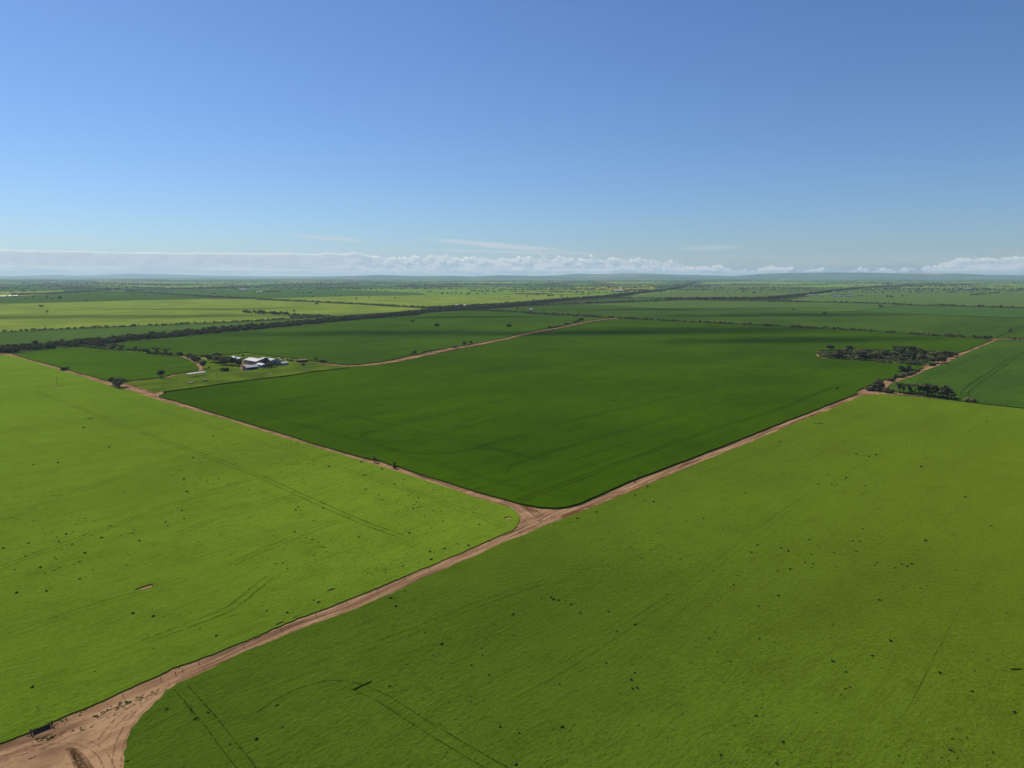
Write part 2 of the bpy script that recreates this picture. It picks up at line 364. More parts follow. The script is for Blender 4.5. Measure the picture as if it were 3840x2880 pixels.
# ------------------------------------------------------------------ ground sheet: soil and the patchwork of far paddocks
def ground_mat():
    m, t, bs, out = new_mat('farmland'); 
    rot = pos_rot(t, ROAD_DIR)
    def patch(sx_, sy_, off):
        mp = t.new('ShaderNodeMapping'); t.l.new(rot, mp.inputs[0]); mp.inputs['Scale'].default_value = (sx_, sy_, 1); mp.inputs['Location'].default_value = (off, off * 0.37, 0)
        fl = t.new('ShaderNodeVectorMath', operation='FLOOR'); t.l.new(mp.outputs[0], fl.inputs[0])
        wn = t.new('ShaderNodeTexWhiteNoise'); wn.noise_dimensions = '2D'; t.l.new(fl.outputs[0], wn.inputs['Vector'])
        return wn.outputs['Value']
    p1 = patch(1 / 1650, 1 / 820, 0.3); p2 = patch(1 / 820, 1 / 2400, 0.77)
    pick = t.math('GREATER_THAN', t.noise(rot, 0.00025, 2), 0.5)
    p = t.new('ShaderNodeMix', data_type='FLOAT'); t.put(p.inputs[0], pick); t.put(p.inputs[2], p1); t.put(p.inputs[3], p2)
    r = t.new('ShaderNodeValToRGB'); r.color_ramp.interpolation = 'CONSTANT'; t.put(r.inputs[0], p.outputs[0])
    cols = [(0.0, srgb(78, 114, 52, EXPK)), (0.2, srgb(104, 136, 60, EXPK)), (0.38, srgb(84, 112, 54, EXPK)), (0.5, srgb(124, 156, 66, EXPK)),
            (0.66, srgb(92, 124, 58, EXPK)), (0.8, srgb(140, 164, 74, EXPK)), (0.92, srgb(108, 132, 64, EXPK)), (0.975, srgb(190, 176, 76, EXPK))]
    e = r.color_ramp.elements
    e[0].position = 0; e[0].color = (*cols[0][1], 1); e[1].position = cols[1][0]; e[1].color = (*cols[1][1], 1)
    for ps, c in cols[2:]:
        x = e.new(ps); x.color = (*c, 1)
    n = t.noise(rot, 0.004, 5, 0.6); n2 = t.noise(rot, 0.0012, 6, 0.72)
    c = t.mix(t.math('MULTIPLY', t.smooth(n, 0.4, 0.65), 0.3), r.outputs[0], srgb(74, 104, 54, EXPK))
    c = t.mix(t.math('MULTIPLY', t.smooth(n2, 0.56, 0.64), 0.35), c, srgb(50, 66, 48, EXPK))
    s3 = t.new('ShaderNodeSeparateXYZ'); t.l.new(pos_rot(t, 0.0), s3.inputs[0])
    near = t.noise(pos_rot(t, 0.0), 0.05, 5, 0.65)
    dry = t.mix(t.smooth(near, 0.4, 0.6), srgb(78, 80, 44, EXPK), srgb(54, 64, 34, EXPK))
    dist = t.math('SQRT', t.math('ADD', t.math('POWER', s3.outputs[0], 2.0), t.math('POWER', s3.outputs[1], 2.0)))
    c = t.mix(t.math('LESS_THAN', dist, 4300.0), c, dry)
    t.put(bs.inputs['Base Color'], c); return m
M_ground = ground_mat()
S = 45000.0
gv = []; gf = []; N = 24; hw = [S * (i / N * 2 - 1) for i in range(N + 1)]
for yy in hw:
    for xx in hw: gv.append((xx, yy, 0))
for j in range(N):
    for i in range(N): gf.append((j * (N + 1) + i, j * (N + 1) + i + 1, (j + 1) * (N + 1) + i + 1, (j + 1) * (N + 1) + i))
gs = struct(mesh_np('ground', np.array(gv), np.array(gf), M_ground)); gs['label'] = 'flat patchwork farmland running to the horizon'

rng = random.Random(7); HOLE_SOIL = []
def resample(loop, step, jit):
    out = []; n = len(loop)
    for i in range(n):
        a = Vector(loop[i]); b = Vector(loop[(i + 1) % n]); L = (b - a).length
        mid = (a + b) / 2; d = mid.length
        st = max(step, d * step / 400.0); k = max(1, min(400, int(L / st)))
        nrm = Vector((-(b - a).y, (b - a).x)); nrm = nrm / max(nrm.length, 1e-6)
        for j in range(k):
            p = a + (b - a) * (j / k)
            q = jit * (1 + d / 1200)
            if jit > 0: p = p + nrm * (mn.noise(Vector((p.x * 0.4, p.y * 0.4, 0))) * q + mn.noise(Vector((p.x * 0.07, p.y * 0.07, 3))) * q * 1.5)
            out.append((p.x, p.y))
    return out
def chaikin(loop, n=1, closed=True):
    for _ in range(n):
        o = []; m = len(loop)
        for i in range(m if closed else m - 1):
            a = loop[i]; b = loop[(i + 1) % m]
            o += [(a[0] * .8 + b[0] * .2, a[1] * .8 + b[1] * .2), (a[0] * .2 + b[0] * .8, a[1] * .2 + b[1] * .8)]
        if not closed: o = [loop[0]] + o + [loop[-1]]
        loop = o
    return loop
for q_, (tg_, x_, y_, a_, b_, an_) in enumerate([('I', 1255, 98, 5, 3, 0), ('I', 2000, 347, 2, 1.2, 0), ('J', 650, 120, 3, 1.5, 0), ('J', 215, 410, 3, 1.5, 0), ('J', 340, 358, 2, 1.2, 0), ('E', 780, 302, 4, 4, 0), ('F', 2175, 1160, 4, 2.5, 0), ('H', 440, 345, 7, 5, 0), ('L', 2150, 808, 3, 1.6, 0), ('I', 1690, 1240, 2, 1.4, 0), ('J', 185, 1122, 2, 1.4, 0)]):
    HOLE_SOIL.append((tg_, x_, y_, a_, b_))
_lay = [0]
def side_far(p, d):
    nn = Vector((-d.y, d.x)); return nn if (p + nn * 10).length > (p - nn * 10).length else -nn
def slab(name, loop, h, mat, step=2.0, jit=0.25, holes=(), label=None, zoff=None):
    """a standing crop (or turf) with a real edge: top sheet, outer sides and the sides of its gaps"""
    _lay[0] += 1; z = h + _lay[0] * 0.003
    loops = [resample(loop, step, jit)] + [resample(hh, 0.8, 0.12) for hh in holes]
    tri = tessellate_polygon([[Vector((x, y, 0)) for x, y in l] for l in loops])
    flat = [p for l in loops for p in l]; n = len(flat)
    v = [(x, y, z) for x, y in flat] + [(x, y, 0.0) for x, y in flat]
    f = [tuple(q) for q in tri]
    base = 0
    for l in loops:
        m = len(l)
        for i in range(m):
            a = base + i; b = base + (i + 1) % m; f.append((a, b, b + n, a + n))
        base += m
    o = mesh_np(name, v, f, mat)
    me = o.data                                            # every top face looks up
    import bmesh
    bm = bmesh.new(); bm.from_mesh(me)
    for fc in bm.faces:
        if len(fc.verts) == 3 and fc.normal.z < 0: fc.normal_flip()
    bm.to_mesh(me); bm.free()
    struct(o)
    if label: o['label'] = label
    return o
def sheet(name, loop, z, mat, label=None):
    tri = tessellate_polygon([[Vector((x, y, 0)) for x, y in loop]])
    f = []
    for a, b, c in tri:
        A, B, C = loop[a], loop[b], loop[c]
        f.append((a, b, c) if (B[0] - A[0]) * (C[1] - A[1]) - (B[1] - A[1]) * (C[0] - A[0]) > 0 else (a, c, b))
    o = struct(mesh_np(name, [(x, y, z) for x, y in loop], f, mat))
    if label: o['label'] = label
    return o
def ribbon(name, path, w, z, mat, left=None, step=3.0, label=None, jit=0.0):
    """strip of constant width; u in metres across (left positive), v along"""
    path = [Vector(p) for p in path]; out = []
    for a, b in zip(path[:-1], path[1:]):
        L = (b - a).length; k = max(1, min(200, int(L / max(step, a.length * step / 300))))
        for j in range(k): out.append(a + (b - a) * (j / k))
    out.append(path[-1])
    lw = w / 2 if left is None else left; rw = w - lw if left is not None else w / 2
    v = []; uv = []; s = 0
    for i, p in enumerate(out):
        d = (out[min(i + 1, len(out) - 1)] - out[max(i - 1, 0)]); d.normalize(); nn = Vector((-d.y, d.x))
        if i: s += (p - out[i - 1]).length
        q1 = lw + jit * mn.noise(Vector((s * 0.15, 1.0, 0))); q2 = rw + jit * mn.noise(Vector((s * 0.15, 9.0, 0)))
        a = p + nn * q1; b = p - nn * q2
        v += [(a.x, a.y, z), (b.x, b.y, z)]; uv += [(lw, s), (-rw, s)]
    f = np.array([(2 * i, 2 * i + 1, 2 * i + 3, 2 * i + 2) for i in range(len(out) - 1)])
    o = mesh_np(name, np.array(v), f, mat, uvs=uv)
    if label: o['label'] = label
    return o

# ------------------------------------------------------------------ fields, traced on the ground
HC = 0.48; HD = 1.05
def blob(tagc, x, y, rx, ry, z, n=14, seed=0, ang=None):
    c = g(tagc, x, y, z); r = random.Random(seed); a0 = ROAD_DIR if ang is None else ang; o = []
    for i in range(n):
        t = i / n * math.tau; k = r.uniform(0.65, 1.15); a = rx * k * math.cos(t); b = ry * k * math.sin(t)
        o.append((c[0] + a * math.cos(a0) - b * math.sin(a0), c[1] + a * math.sin(a0) + b * math.cos(a0)))
    return o
def slot(spec, w, z):
    p = [Vector(q) for q in pts(spec, z)]; L = []; Rr = []
    for i, q in enumerate(p):
        d = (p[min(i + 1, len(p) - 1)] - p[max(i - 1, 0)]).normalized(); nn = Vector((-d.y, d.x)) * (w / 2)
        L.append(tuple(q + nn)); Rr.append(tuple(q - nn))
    return L + Rr[::-1]

left_loop = pts('I:-420,1610 0,1440 250,1348 440,1265 640,1175 860,1085 1060,995 1260,905 1440,826 1480,796 1640,745 1900,650 2212,522 '
                'J:120,465 220,428 400,352 700,240 940,140 1080,88 1290,-2 F:1450,1590 1640,1510 1900,1400 2100,1310 2212,1262 '
                'G:45,1215 62,1170 60,1150 45,1105 0,1070 F:2140,1048 2000,1008 1900,975 1700,905 1480,835 1250,762 1060,705 860,645 640,580 400,510 200,450 0,390 '
                'E:2000,317 1800,262 1500,175 1300,115 1150,62 1060,38 A:950,1352 760,1287 560,1227 400,1182 200,1117 60,1087 0,1086 -700,1090', HC)
slab('crop_field', left_loop, HC, M_bright, 1.0, 0.42,
     holes=[blob('I', 1255, 95, 3.6, 1.7, HC, seed=1), blob('I', 2000, 345, 1.2, 0.3, HC, seed=2), blob('J', 650, 118, 1.8, 0.8, HC, seed=3),
            blob('J', 215, 405, 1.6, 0.9, HC, seed=4), blob('J', 340, 355, 1.2, 0.3, HC, seed=5), blob('E', 780, 298, 2.6, 2.4, HC, seed=6),
            blob('F', 2175, 1155, 2.6, 1.6, HC, seed=7)],
     label='bright green crop filling the left foreground')
right_loop = pts('I:1050,1800 1055,1659 1062,1560 1080,1420 1130,1310 1200,1212 1320,1100 1420,1010 1530,930 1700,855 1900,760 2080,672 2212,612 '
                 'J:300,490 640,370 900,262 1100,180 1300,90 1490,0 F:1700,1562 2000,1432 2212,1342 G:200,1257 400,1177 700,1060 1000,938 1300,812 1600,685 1900,566 2212,436 '
                 'H:300,308 500,233 700,148 800,106 870,93 1000,88 1300,110 1600,144 1900,180 2212,213 3100,330 L:3300,1900 L:1000,2100', HC)
slab('crop_field', right_loop, HC, M_bright2, 1.0, 0.42,
     holes=[slot('J:838,988 920,945 1000,912', 0.9, HC), blob('H', 440, 341, 4.5, 2.0, HC, seed=11, ang=-0.3), blob('L', 2150, 805, 2.0, 0.6, HC, seed=12, ang=0),
            blob('J', 185, 1118, 0.8, 0.5, HC, seed=13), blob('I', 1690, 1235, 0.9, 0.5, HC, seed=14), blob('I', 1600, 1085, 1.0, 0.25, HC, seed=15, ang=CROSS_DIR),
            blob('I', 1800, 1180, 0.9, 0.25, HC, seed=16, ang=CROSS_DIR), blob('I', 1100, 1600, 0.5, 0.3, HC, seed=17), blob('I', 1655, 1170, 1.0, 0.25, HC, seed=18, ang=CROSS_DIR)],
     label='bright green crop filling the right foreground')
central_loop = pts('G:0,1010 100,1036 230,1060 370,1067 480,1056 600,1022 760,950 900,890 990,845 1060,818 1200,768 1500,655 1800,540 2212,378 '
                   'H:200,300 400,225 600,145 765,82 766,58 D:850,1358 945,1322 980,1300 1090,1277 1172,1260 1160,1248 1115,1232 1130,1226 1230,1224 1300,1210 1345,1194 1310,1178 '
                   '1200,1165 1000,1152 900,1142 700,1130 480,1112 425,1095 405,1075 430,1056 540,1040 700,1030 1000,1038 1380,1062 1600,1074 1700,1050 1940,955 '
                   '1940,948 1500,928 1000,890 600,867 0,838 C:1800,815 1400,797 1000,774 920,776 800,787 700,806 500,845 300,889 0,942 '
                   'B:1900,1015 1500,1085 1200,1150 1000,1175 820,1192 700,1207 500,1228 250,1267 0,1294 A:1900,1337 1700,1367 1500,1392 1400,1420 1372,1440 1390,1458 '
                   'E:1370,88 1400,112 1500,140 1700,200 1900,262 2212,358 F:200,415 500,513 700,568 880,620 1000,648 1090,663 1140,688 1250,715 1400,768 1600,828 1900,925 2212,1007', HD)
slab('crop_field', central_loop, HD, M_dark, 1.6, 0.25,
     holes=[slot('G:862,145 890,136 925,130', 1.1, HD), slot('D:592,1388 592,1375 610,1363 640,1357', 1.0, HD), slot('B:1460,1298 1500,1291 1560,1287', 1.3, HD),
            slot('F:1525,85 1565,83', 1.0, HD)],
     label='large dark green crop field in the middle')
slab('crop_field', pts('A:105,1076 300,1050 600,1021 700,1017 950,1045 1100,1057 1450,1095 1600,1112 1640,1130 1690,1165 1722,1198 1700,1218 1500,1248 1450,1262 1300,1287 1110,1306 1060,1302 940,1310 800,1270 600,1215 400,1160 200,1105', HD),
     HD, M_dark3, 2.5, 0.4, label='small dark green crop field left of the homestead')
slab('crop_field', pts('B:2212,925 1900,985 1700,1018 1500,1046 1432,1058 1440,1068 1400,1076 1300,1096 1100,1140 900,1165 750,1168 640,1155 500,1138 400,1128 220,1100 0,1072 '
     'A:2140,1058 2000,1075 1750,1086 1560,1088 1400,1072 1200,1048 1050,1032 930,1000 920,990 1200,962 1600,925 2212,868 B:500,820 1000,772 1400,742 1500,720 1800,703 2212,716 C:300,742 600,757 840,765 800,770 650,791 400,843 200,878 0,918', HD),
     HD, M_dark2, 3, 0.4, label='long dark green crop field behind the homestead')
slab('crop_field', pts('D:2600,952 2212,958 2000,956 1965,962 1930,978 1700,1072 1640,1108 1520,1158 1400,1202 1250,1272 1150,1302 1060,1338 1042,1362 1048,1385 1100,1400 1600,1437 '
     'H:1080,42 1600,128 1780,158 2212,205 3000,300', HD), HD, M_mid, 3, 0.4,
     holes=[], label='mid green crop field at the right edge')
# middle distance
def far_field(spec, mat, label): slab('crop_field', pts(spec, 0.4), 0.4, mat, 12, 0.8, label=label)
far_field('A:-900,915 0,893 500,866 1000,848 1500,828 2212,796 B:300,778 560,765 640,752 520,795 0,828 A:2100,838 1500,893 1100,930 700,960 300,995 0,1010 -900,1075', M_strip, 'narrow green strip beside the wide tree belt')
far_field('A:-900,905 0,886 500,860 1000,840 1500,820 2212,788 B:300,766 270,740 620,745 700,748 1000,725 1400,700 1520,688 1000,657 500,630 0,607 A:2212,602 1900,600 1700,602 1000,618 0,642 -900,650', M_light, 'long pale green crop field at left')
far_field('A:-900,648 0,640 1000,616 1700,600 1900,598 1600,574 1300,553 1080,534 850,528 500,555 200,572 0,580 -900,600', M_mid, 'green field below the far left tree belt')
far_field('A:1100,528 1300,522 2212,517 B:600,512 1000,532 1420,551 1440,566 900,574 200,590 0,600 A:2212,598 1600,566 1300,545', M_blue, 'bluish green field with the white shed')
far_field('B:30,602 200,592 900,576 1440,568 1550,560 2212,562 C:0,562 500,566 900,555 700,585 200,610 0,632 B:1800,655 1540,676 1000,648 500,622', M_light, 'pale green field behind the tree belt')
far_field('B:600,510 1200,506 2212,500 C:0,506 800,520 1000,545 880,555 500,563 0,560 B:2212,560 1550,558 1440,564 1420,548 1000,530', M_light2, 'pale green field with scattered trees')
far_field('C:640,498 1230,490 1240,512 850,522 480,514 560,500', M_yellow, 'yellow flowering canola field')
far_field('C:735,453 1330,455 1320,460 760,463', M_yellow, 'thin yellow canola strip far off')
far_field('C:300,506 480,508 470,517 330,516', M_yellow, 'small yellow canola patch')
far_field('B:180,446 440,443 580,447 570,454 250,452', M_yellow, 'yellow canola strip far left')
far_field('B:670,449 820,445 950,448 800,456 660,456', M_yellow, 'yellow canola strip beside the far trees')
far_field('A:0,492 280,488 520,505 840,512 700,520 400,528 0,532 -900,535 -900,480', M_blue, 'dark green field at the far left')
far_field('A:0,536 400,530 640,528 400,548 180,562 0,566 -900,570', M_light, 'small pale field at far left')
far_field('A:520,500 900,506 1080,503 1500,505 1800,498 2212,478 1900,470 1000,470 300,478 150,484', M_light2, 'pale field beyond the far left tree belt')
far_field('B:0,486 500,482 900,476 1400,497 1200,504 600,508 0,512 A:1300,520 1500,516 1900,508', M_blue, 'dark green strip far off')
far_field('C:60,672 400,657 600,650 1000,668 1600,702 2212,698 D:0,700 720,710 1200,732 2212,768 2900,800 2900,1000 2212,942 1940,940 1500,915 1000,880 500,852 0,832 C:2212,826 1800,806 1400,790 1000,770 600,742 300,728 0,718 B:1900,700', M_olive2, 'olive green field behind the long hedge')
far_field('C:600,648 800,640 1000,633 1200,625 1500,614 2212,624 D:0,626 500,632 1000,646 1150,655 960,680 720,708 0,698 C:2212,696 1600,700 1000,666', M_olive, 'paler olive field under the far hedge')
far_field('D:725,706 960,682 1170,657 2212,684 2900,705 2900,790 2212,764 1200,729', M_blue, 'dark green field at right')
far_field('C:120,655 500,632 900,600 1500,596 2212,590 2212,600 1500,600 800,624 400,642', M_blue, 'thin green strip by the tree belt')
far_field('C:950,578 1350,545 1500,505 1620,480 2212,478 D:0,480 600,505 500,530 200,575 0,590 C:2212,590 1400,597 1050,590', M_grey, 'greyish green field right of the straight belt')
far_field('D:150,612 420,570 620,545 800,520 1000,506 2212,520 2900,525 2900,685 2212,672 1400,652 800,634', M_grey, 'greyish green field at far right')
far_field('D:1040,498 1400,486 2212,484 2900,486 2900,520 2212,518 1500,512', M_light2, 'pale field far right')
far_field('C:1680,455 2212,460 D:0,462 500,475 900,486 700,500 0,478 C:1700,476 1640,470', M_light2, 'pale field beyond the straight belt')

# rough pasture round the homestead
sheet('bare_earth', chaikin(pts('R:380,395 640,410 900,440 880,520 640,600 430,640 400,520')), 0.085, M_soil, 'worn bare yard in front of the sheds')
sheet('bare_earth', chaikin(pts('R:1370,350 1520,340 1620,400 1600,450 1420,430')), 0.085, M_soil, 'reddish bare yard beside the silo')
sheet('pasture', pts('A:1090,1325 1060,1378 1250,1428 1400,1405 2212,1296 B:250,1268 820,1194 900,1180 750,1165 400,1126 0,1070 A:2212,1066 2140,1056 1750,1082 1560,1085 1000,1020 950,1045 1600,1100 1690,1150 1735,1200 1700,1228 1500,1258 1300,1296'), 0.06, M_paddock, 'rough pasture round the homestead')
sheet('grove_floor', pts('D:405,1075 420,1098 480,1114 700,1134 900,1146 1200,1172 1310,1186 1345,1196 1420,1190 1650,1110 1640,1066 1380,1060 1000,1035 700,1026 540,1036 430,1052'), 0.055, M_grove, 'grassy floor of the tree grove')
sheet('grove_floor', pts('D:1115,1232 1170,1262 1240,1258 1330,1225 1300,1208 1230,1222'), 0.058, M_grove, 'grassy spot among roadside bushes')

# tall dark grass bank along the fence between pasture and the large field
_bk = [Vector(p) for p in pts('A:1420,1403 1500,1391 1700,1366 1900,1336 2212,1293 B:250,1266 500,1227 700,1206 810,1192', 1.9)]
_L = []; _R = []
for i, p in enumerate(_bk):
    d = (_bk[min(i + 1, len(_bk) - 1)] - _bk[max(i - 1, 0)]).normalized(); nn = side_far(p, d); _L.append(tuple(p + nn * 1.0)); _R.append(tuple(p + nn * 2.4))
M_bank = crop_mat('rank_grass', srgb(60, 74, 20, EXPK), srgb(44, 58, 18, EXPK), patch=0.7, sheen=0.0)
slab('grass_bank', _L + _R[::-1], 1.75, M_bank, 2.5, 0.35, label='dark strip of rank grass along the pasture fence')
# dirt roads
for q_, (tg_, x_, y_, a_, b_) in enumerate(HOLE_SOIL): sheet('bare_earth', blob(tg_, x_, y_, a_, b_, 0, seed=q_), 0.04, M_soil, 'bare soil showing in a gap of the crop')
sheet('bare_earth', chaikin(pts('I:-450,1580 0,1400 640,1150 1500,780 1560,900 1400,1060 1100,1500 1080,1900 L:1000,2100 I:-450,2200')), 0.135, M_soil, 'bare earth at the road bend, bottom left')
sheet('bare_earth', chaikin(pts('G:80,1300 -60,1200 20,1080 -120,1000 100,1020 400,1050 640,1010 500,1150')), 0.10, M_soil, 'bare earth at the road junction')
sheet('bare_earth', chaikin(pts('H:740,90 800,115 1000,98 1150,90 1080,20 D:1040,1400 1030,1350 1140,1300 1200,1240 1060,1260 940,1310 760,1390')), 0.10, M_soil, 'bare earth where the tree-lined tracks meet')
main_lo = 'I:-450,1700 1000,1170 1480,900 J:0,580 1100,130 F:2212,1305 G:230,1165 J:0,0'
ribbon('dirt_road', pts('I:-450,1660 0,1500 700,1220 1480,878 2212,565 J:300,440 640,315 1100,140 1390,5 F:1580,1580 2000,1405 2212,1312 G:200,1215 400,1110 700,1005 1000,895 1300,768 1600,650 1900,535 2212,405 H:300,272 500,198 700,122 850,70 1000,70'), 22, 0.12, M_road, step=4, label='straight dirt road between the fields')
ribbon('dirt_road', pts('G:150,1160 F:2212,1045 2000,985 1700,888 1480,815 1250,740 1060,690 860,635 640,568 400,495 200,432 0,372 E:2000,300 1800,250 1500,162 1330,105 A:1060,1350 950,1332 760,1280 560,1218 400,1170 200,1108 60,1078 -100,1078 -900,1100'), 15, 0.14, M_road, step=4, label='dirt road running away to the left')
ribbon('dirt_track', pts('A:1340,1440 1400,1412 1470,1400'), 9, 0.16, M_road, label='short dirt entrance at the field corner')
ribbon('dirt_road', pts('B:600,1160 700,1172 820,1180 1000,1168 1200,1140 1500,1074 1700,1030 1900,998 2212,932 C:0,930 200,886 300,868 500,830 700,789 800,778 920,769'), 15, 0.13, M_road, step=5, label='pale dirt road crossing between dark fields')
ribbon('dirt_track', pts('D:940,1330 1040,1320 1150,1290 1250,1255 1400,1190 1520,1140 1640,1090 1700,1060 1940,958 1960,948 2100,948 2300,950'), 14, 0.15, M_road, step=5, label='tree-lined dirt track at right')
ribbon('dirt_track', pts('H:850,80 1000,80 1300,97 1600,133 1900,170 2212,204 2900,290'), 9, 0.13, M_road, step=5, label='narrow dirt track behind the right field')
ribbon('dirt_track', pts('A:1560,1098 1620,1112 1680,1152 1735,1195 1735,1212 1700,1225 1500,1258 1450,1275 1380,1282 1110,1316'), 8, 0.17, M_road, step=4, label='curving farm track past the homestead')
ribbon('dirt_track', pts('A:405,1078 430,1098 490,1114' .replace('A:', 'D:')), 6, 0.12, M_road, label='bare rim of the tree grove')
ribbon('dirt_track', pts('M:850,210 1000,235 1100,255'), 5, 0.12, M_road, label='short farm path')
ribbon('dirt_track', pts('N:0,5 300,35 620,75 1100,135 1400,175 1700,215 2212,255'), 6, 0.18, M_road, label='narrow track beside the long dark field')
for o in list(col.objects):
    if o.name.startswith(('dirt_road', 'dirt_track')): o['kind'] = 'structure'

# wheel tracks laid on the crops: pressed stalks, groove shade painted into the colour
def track_mat(name, c, gap=0.35):
    m, t, bs, out = new_mat(name); iso = pos_rot(t, 0)
    n = t.noise(iso, 0.9, 4, 0.75); bs.inputs['Base Color'].default_value = (*c, 1)
    tr = t.new('ShaderNodeBsdfTransparent'); ms = t.new('ShaderNodeMixShader')
    t.put(ms.inputs[0], t.smooth(n, gap - 0.08, gap + 0.22)); t.l.new(tr.outputs[0], ms.inputs[1]); t.l.new(bs.outputs[0], ms.inputs[2]); t.l.new(ms.outputs[0], out.inputs[0])
    return m
MT_b = track_mat('pressed_shaded_bright_crop', srgb(60, 80, 16, EXPK * 0.7), 0.42); MT_d = track_mat('pressed_shaded_dark_crop', srgb(38, 62, 14, EXPK * 0.75), 0.36)
MT_m = track_mat('pressed_shaded_mid_crop', srgb(54, 80, 26, EXPK * 0.9), 0.38)
_tz = [0]
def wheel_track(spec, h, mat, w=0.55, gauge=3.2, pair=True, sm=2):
    if mat.name == 'pressed_shaded_dark_crop': w *= 0.85
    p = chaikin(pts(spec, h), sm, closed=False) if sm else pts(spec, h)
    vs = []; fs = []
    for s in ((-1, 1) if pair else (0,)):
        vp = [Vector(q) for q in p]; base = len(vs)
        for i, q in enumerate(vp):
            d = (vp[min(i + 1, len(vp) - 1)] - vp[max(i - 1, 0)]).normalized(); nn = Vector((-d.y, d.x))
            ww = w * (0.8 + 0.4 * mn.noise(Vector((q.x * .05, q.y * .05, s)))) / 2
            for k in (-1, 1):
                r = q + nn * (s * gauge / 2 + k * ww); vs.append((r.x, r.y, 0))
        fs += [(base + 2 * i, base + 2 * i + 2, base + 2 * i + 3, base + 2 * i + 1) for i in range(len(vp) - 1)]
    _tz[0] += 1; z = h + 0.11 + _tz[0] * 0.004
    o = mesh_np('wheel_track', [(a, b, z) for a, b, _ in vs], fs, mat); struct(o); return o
# left field
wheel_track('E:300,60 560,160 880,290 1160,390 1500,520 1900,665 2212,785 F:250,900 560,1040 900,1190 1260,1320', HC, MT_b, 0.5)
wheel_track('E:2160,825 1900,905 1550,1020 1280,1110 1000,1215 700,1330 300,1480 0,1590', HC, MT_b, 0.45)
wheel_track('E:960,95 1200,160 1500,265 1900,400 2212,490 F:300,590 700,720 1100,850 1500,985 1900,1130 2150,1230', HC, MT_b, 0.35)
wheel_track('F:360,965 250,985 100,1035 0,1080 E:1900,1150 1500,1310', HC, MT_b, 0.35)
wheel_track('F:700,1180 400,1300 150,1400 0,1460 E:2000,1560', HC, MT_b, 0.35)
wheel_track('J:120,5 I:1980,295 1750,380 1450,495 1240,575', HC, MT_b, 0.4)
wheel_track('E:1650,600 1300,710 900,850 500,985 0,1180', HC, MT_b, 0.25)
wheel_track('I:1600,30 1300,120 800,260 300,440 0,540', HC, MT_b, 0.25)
# right field
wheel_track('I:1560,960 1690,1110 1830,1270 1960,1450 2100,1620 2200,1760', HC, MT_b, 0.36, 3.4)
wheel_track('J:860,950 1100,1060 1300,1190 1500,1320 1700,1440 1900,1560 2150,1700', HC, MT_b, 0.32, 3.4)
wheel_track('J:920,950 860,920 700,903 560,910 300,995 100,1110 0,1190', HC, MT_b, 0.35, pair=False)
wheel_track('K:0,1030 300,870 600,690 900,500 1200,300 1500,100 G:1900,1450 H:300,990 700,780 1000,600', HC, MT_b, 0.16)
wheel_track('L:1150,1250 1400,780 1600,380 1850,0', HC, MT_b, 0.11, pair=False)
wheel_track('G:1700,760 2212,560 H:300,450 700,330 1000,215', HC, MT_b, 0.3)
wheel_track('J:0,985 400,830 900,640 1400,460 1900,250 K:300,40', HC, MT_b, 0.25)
# central field
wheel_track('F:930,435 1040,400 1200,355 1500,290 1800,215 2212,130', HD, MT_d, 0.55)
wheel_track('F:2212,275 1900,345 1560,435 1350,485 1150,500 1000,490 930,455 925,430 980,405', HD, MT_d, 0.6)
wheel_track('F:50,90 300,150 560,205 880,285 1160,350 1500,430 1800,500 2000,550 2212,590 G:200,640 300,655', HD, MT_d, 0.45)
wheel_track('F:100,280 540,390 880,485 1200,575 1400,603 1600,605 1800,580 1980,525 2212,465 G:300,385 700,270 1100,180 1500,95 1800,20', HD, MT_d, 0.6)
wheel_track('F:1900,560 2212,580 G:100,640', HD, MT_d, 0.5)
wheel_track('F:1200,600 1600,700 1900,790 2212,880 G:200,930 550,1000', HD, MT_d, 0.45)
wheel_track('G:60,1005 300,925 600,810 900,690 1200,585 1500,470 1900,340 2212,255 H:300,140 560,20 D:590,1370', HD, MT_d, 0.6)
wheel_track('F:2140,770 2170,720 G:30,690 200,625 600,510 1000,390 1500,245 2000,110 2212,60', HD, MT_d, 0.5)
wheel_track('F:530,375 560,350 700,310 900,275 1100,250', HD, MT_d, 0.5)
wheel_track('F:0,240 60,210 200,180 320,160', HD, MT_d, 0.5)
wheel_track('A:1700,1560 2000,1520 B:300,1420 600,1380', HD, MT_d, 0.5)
# right-edge field
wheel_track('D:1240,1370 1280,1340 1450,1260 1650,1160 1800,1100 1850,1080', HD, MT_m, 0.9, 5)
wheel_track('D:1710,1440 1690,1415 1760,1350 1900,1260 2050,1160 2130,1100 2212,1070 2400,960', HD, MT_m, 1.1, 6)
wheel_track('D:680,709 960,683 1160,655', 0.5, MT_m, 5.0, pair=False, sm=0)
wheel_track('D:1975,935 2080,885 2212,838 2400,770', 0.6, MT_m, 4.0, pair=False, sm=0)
wheel_track('A:1370,672 1600,685 1900,695 2080,706 1850,708', 0.5, MT_m, 7.0, pair=False, sm=0)

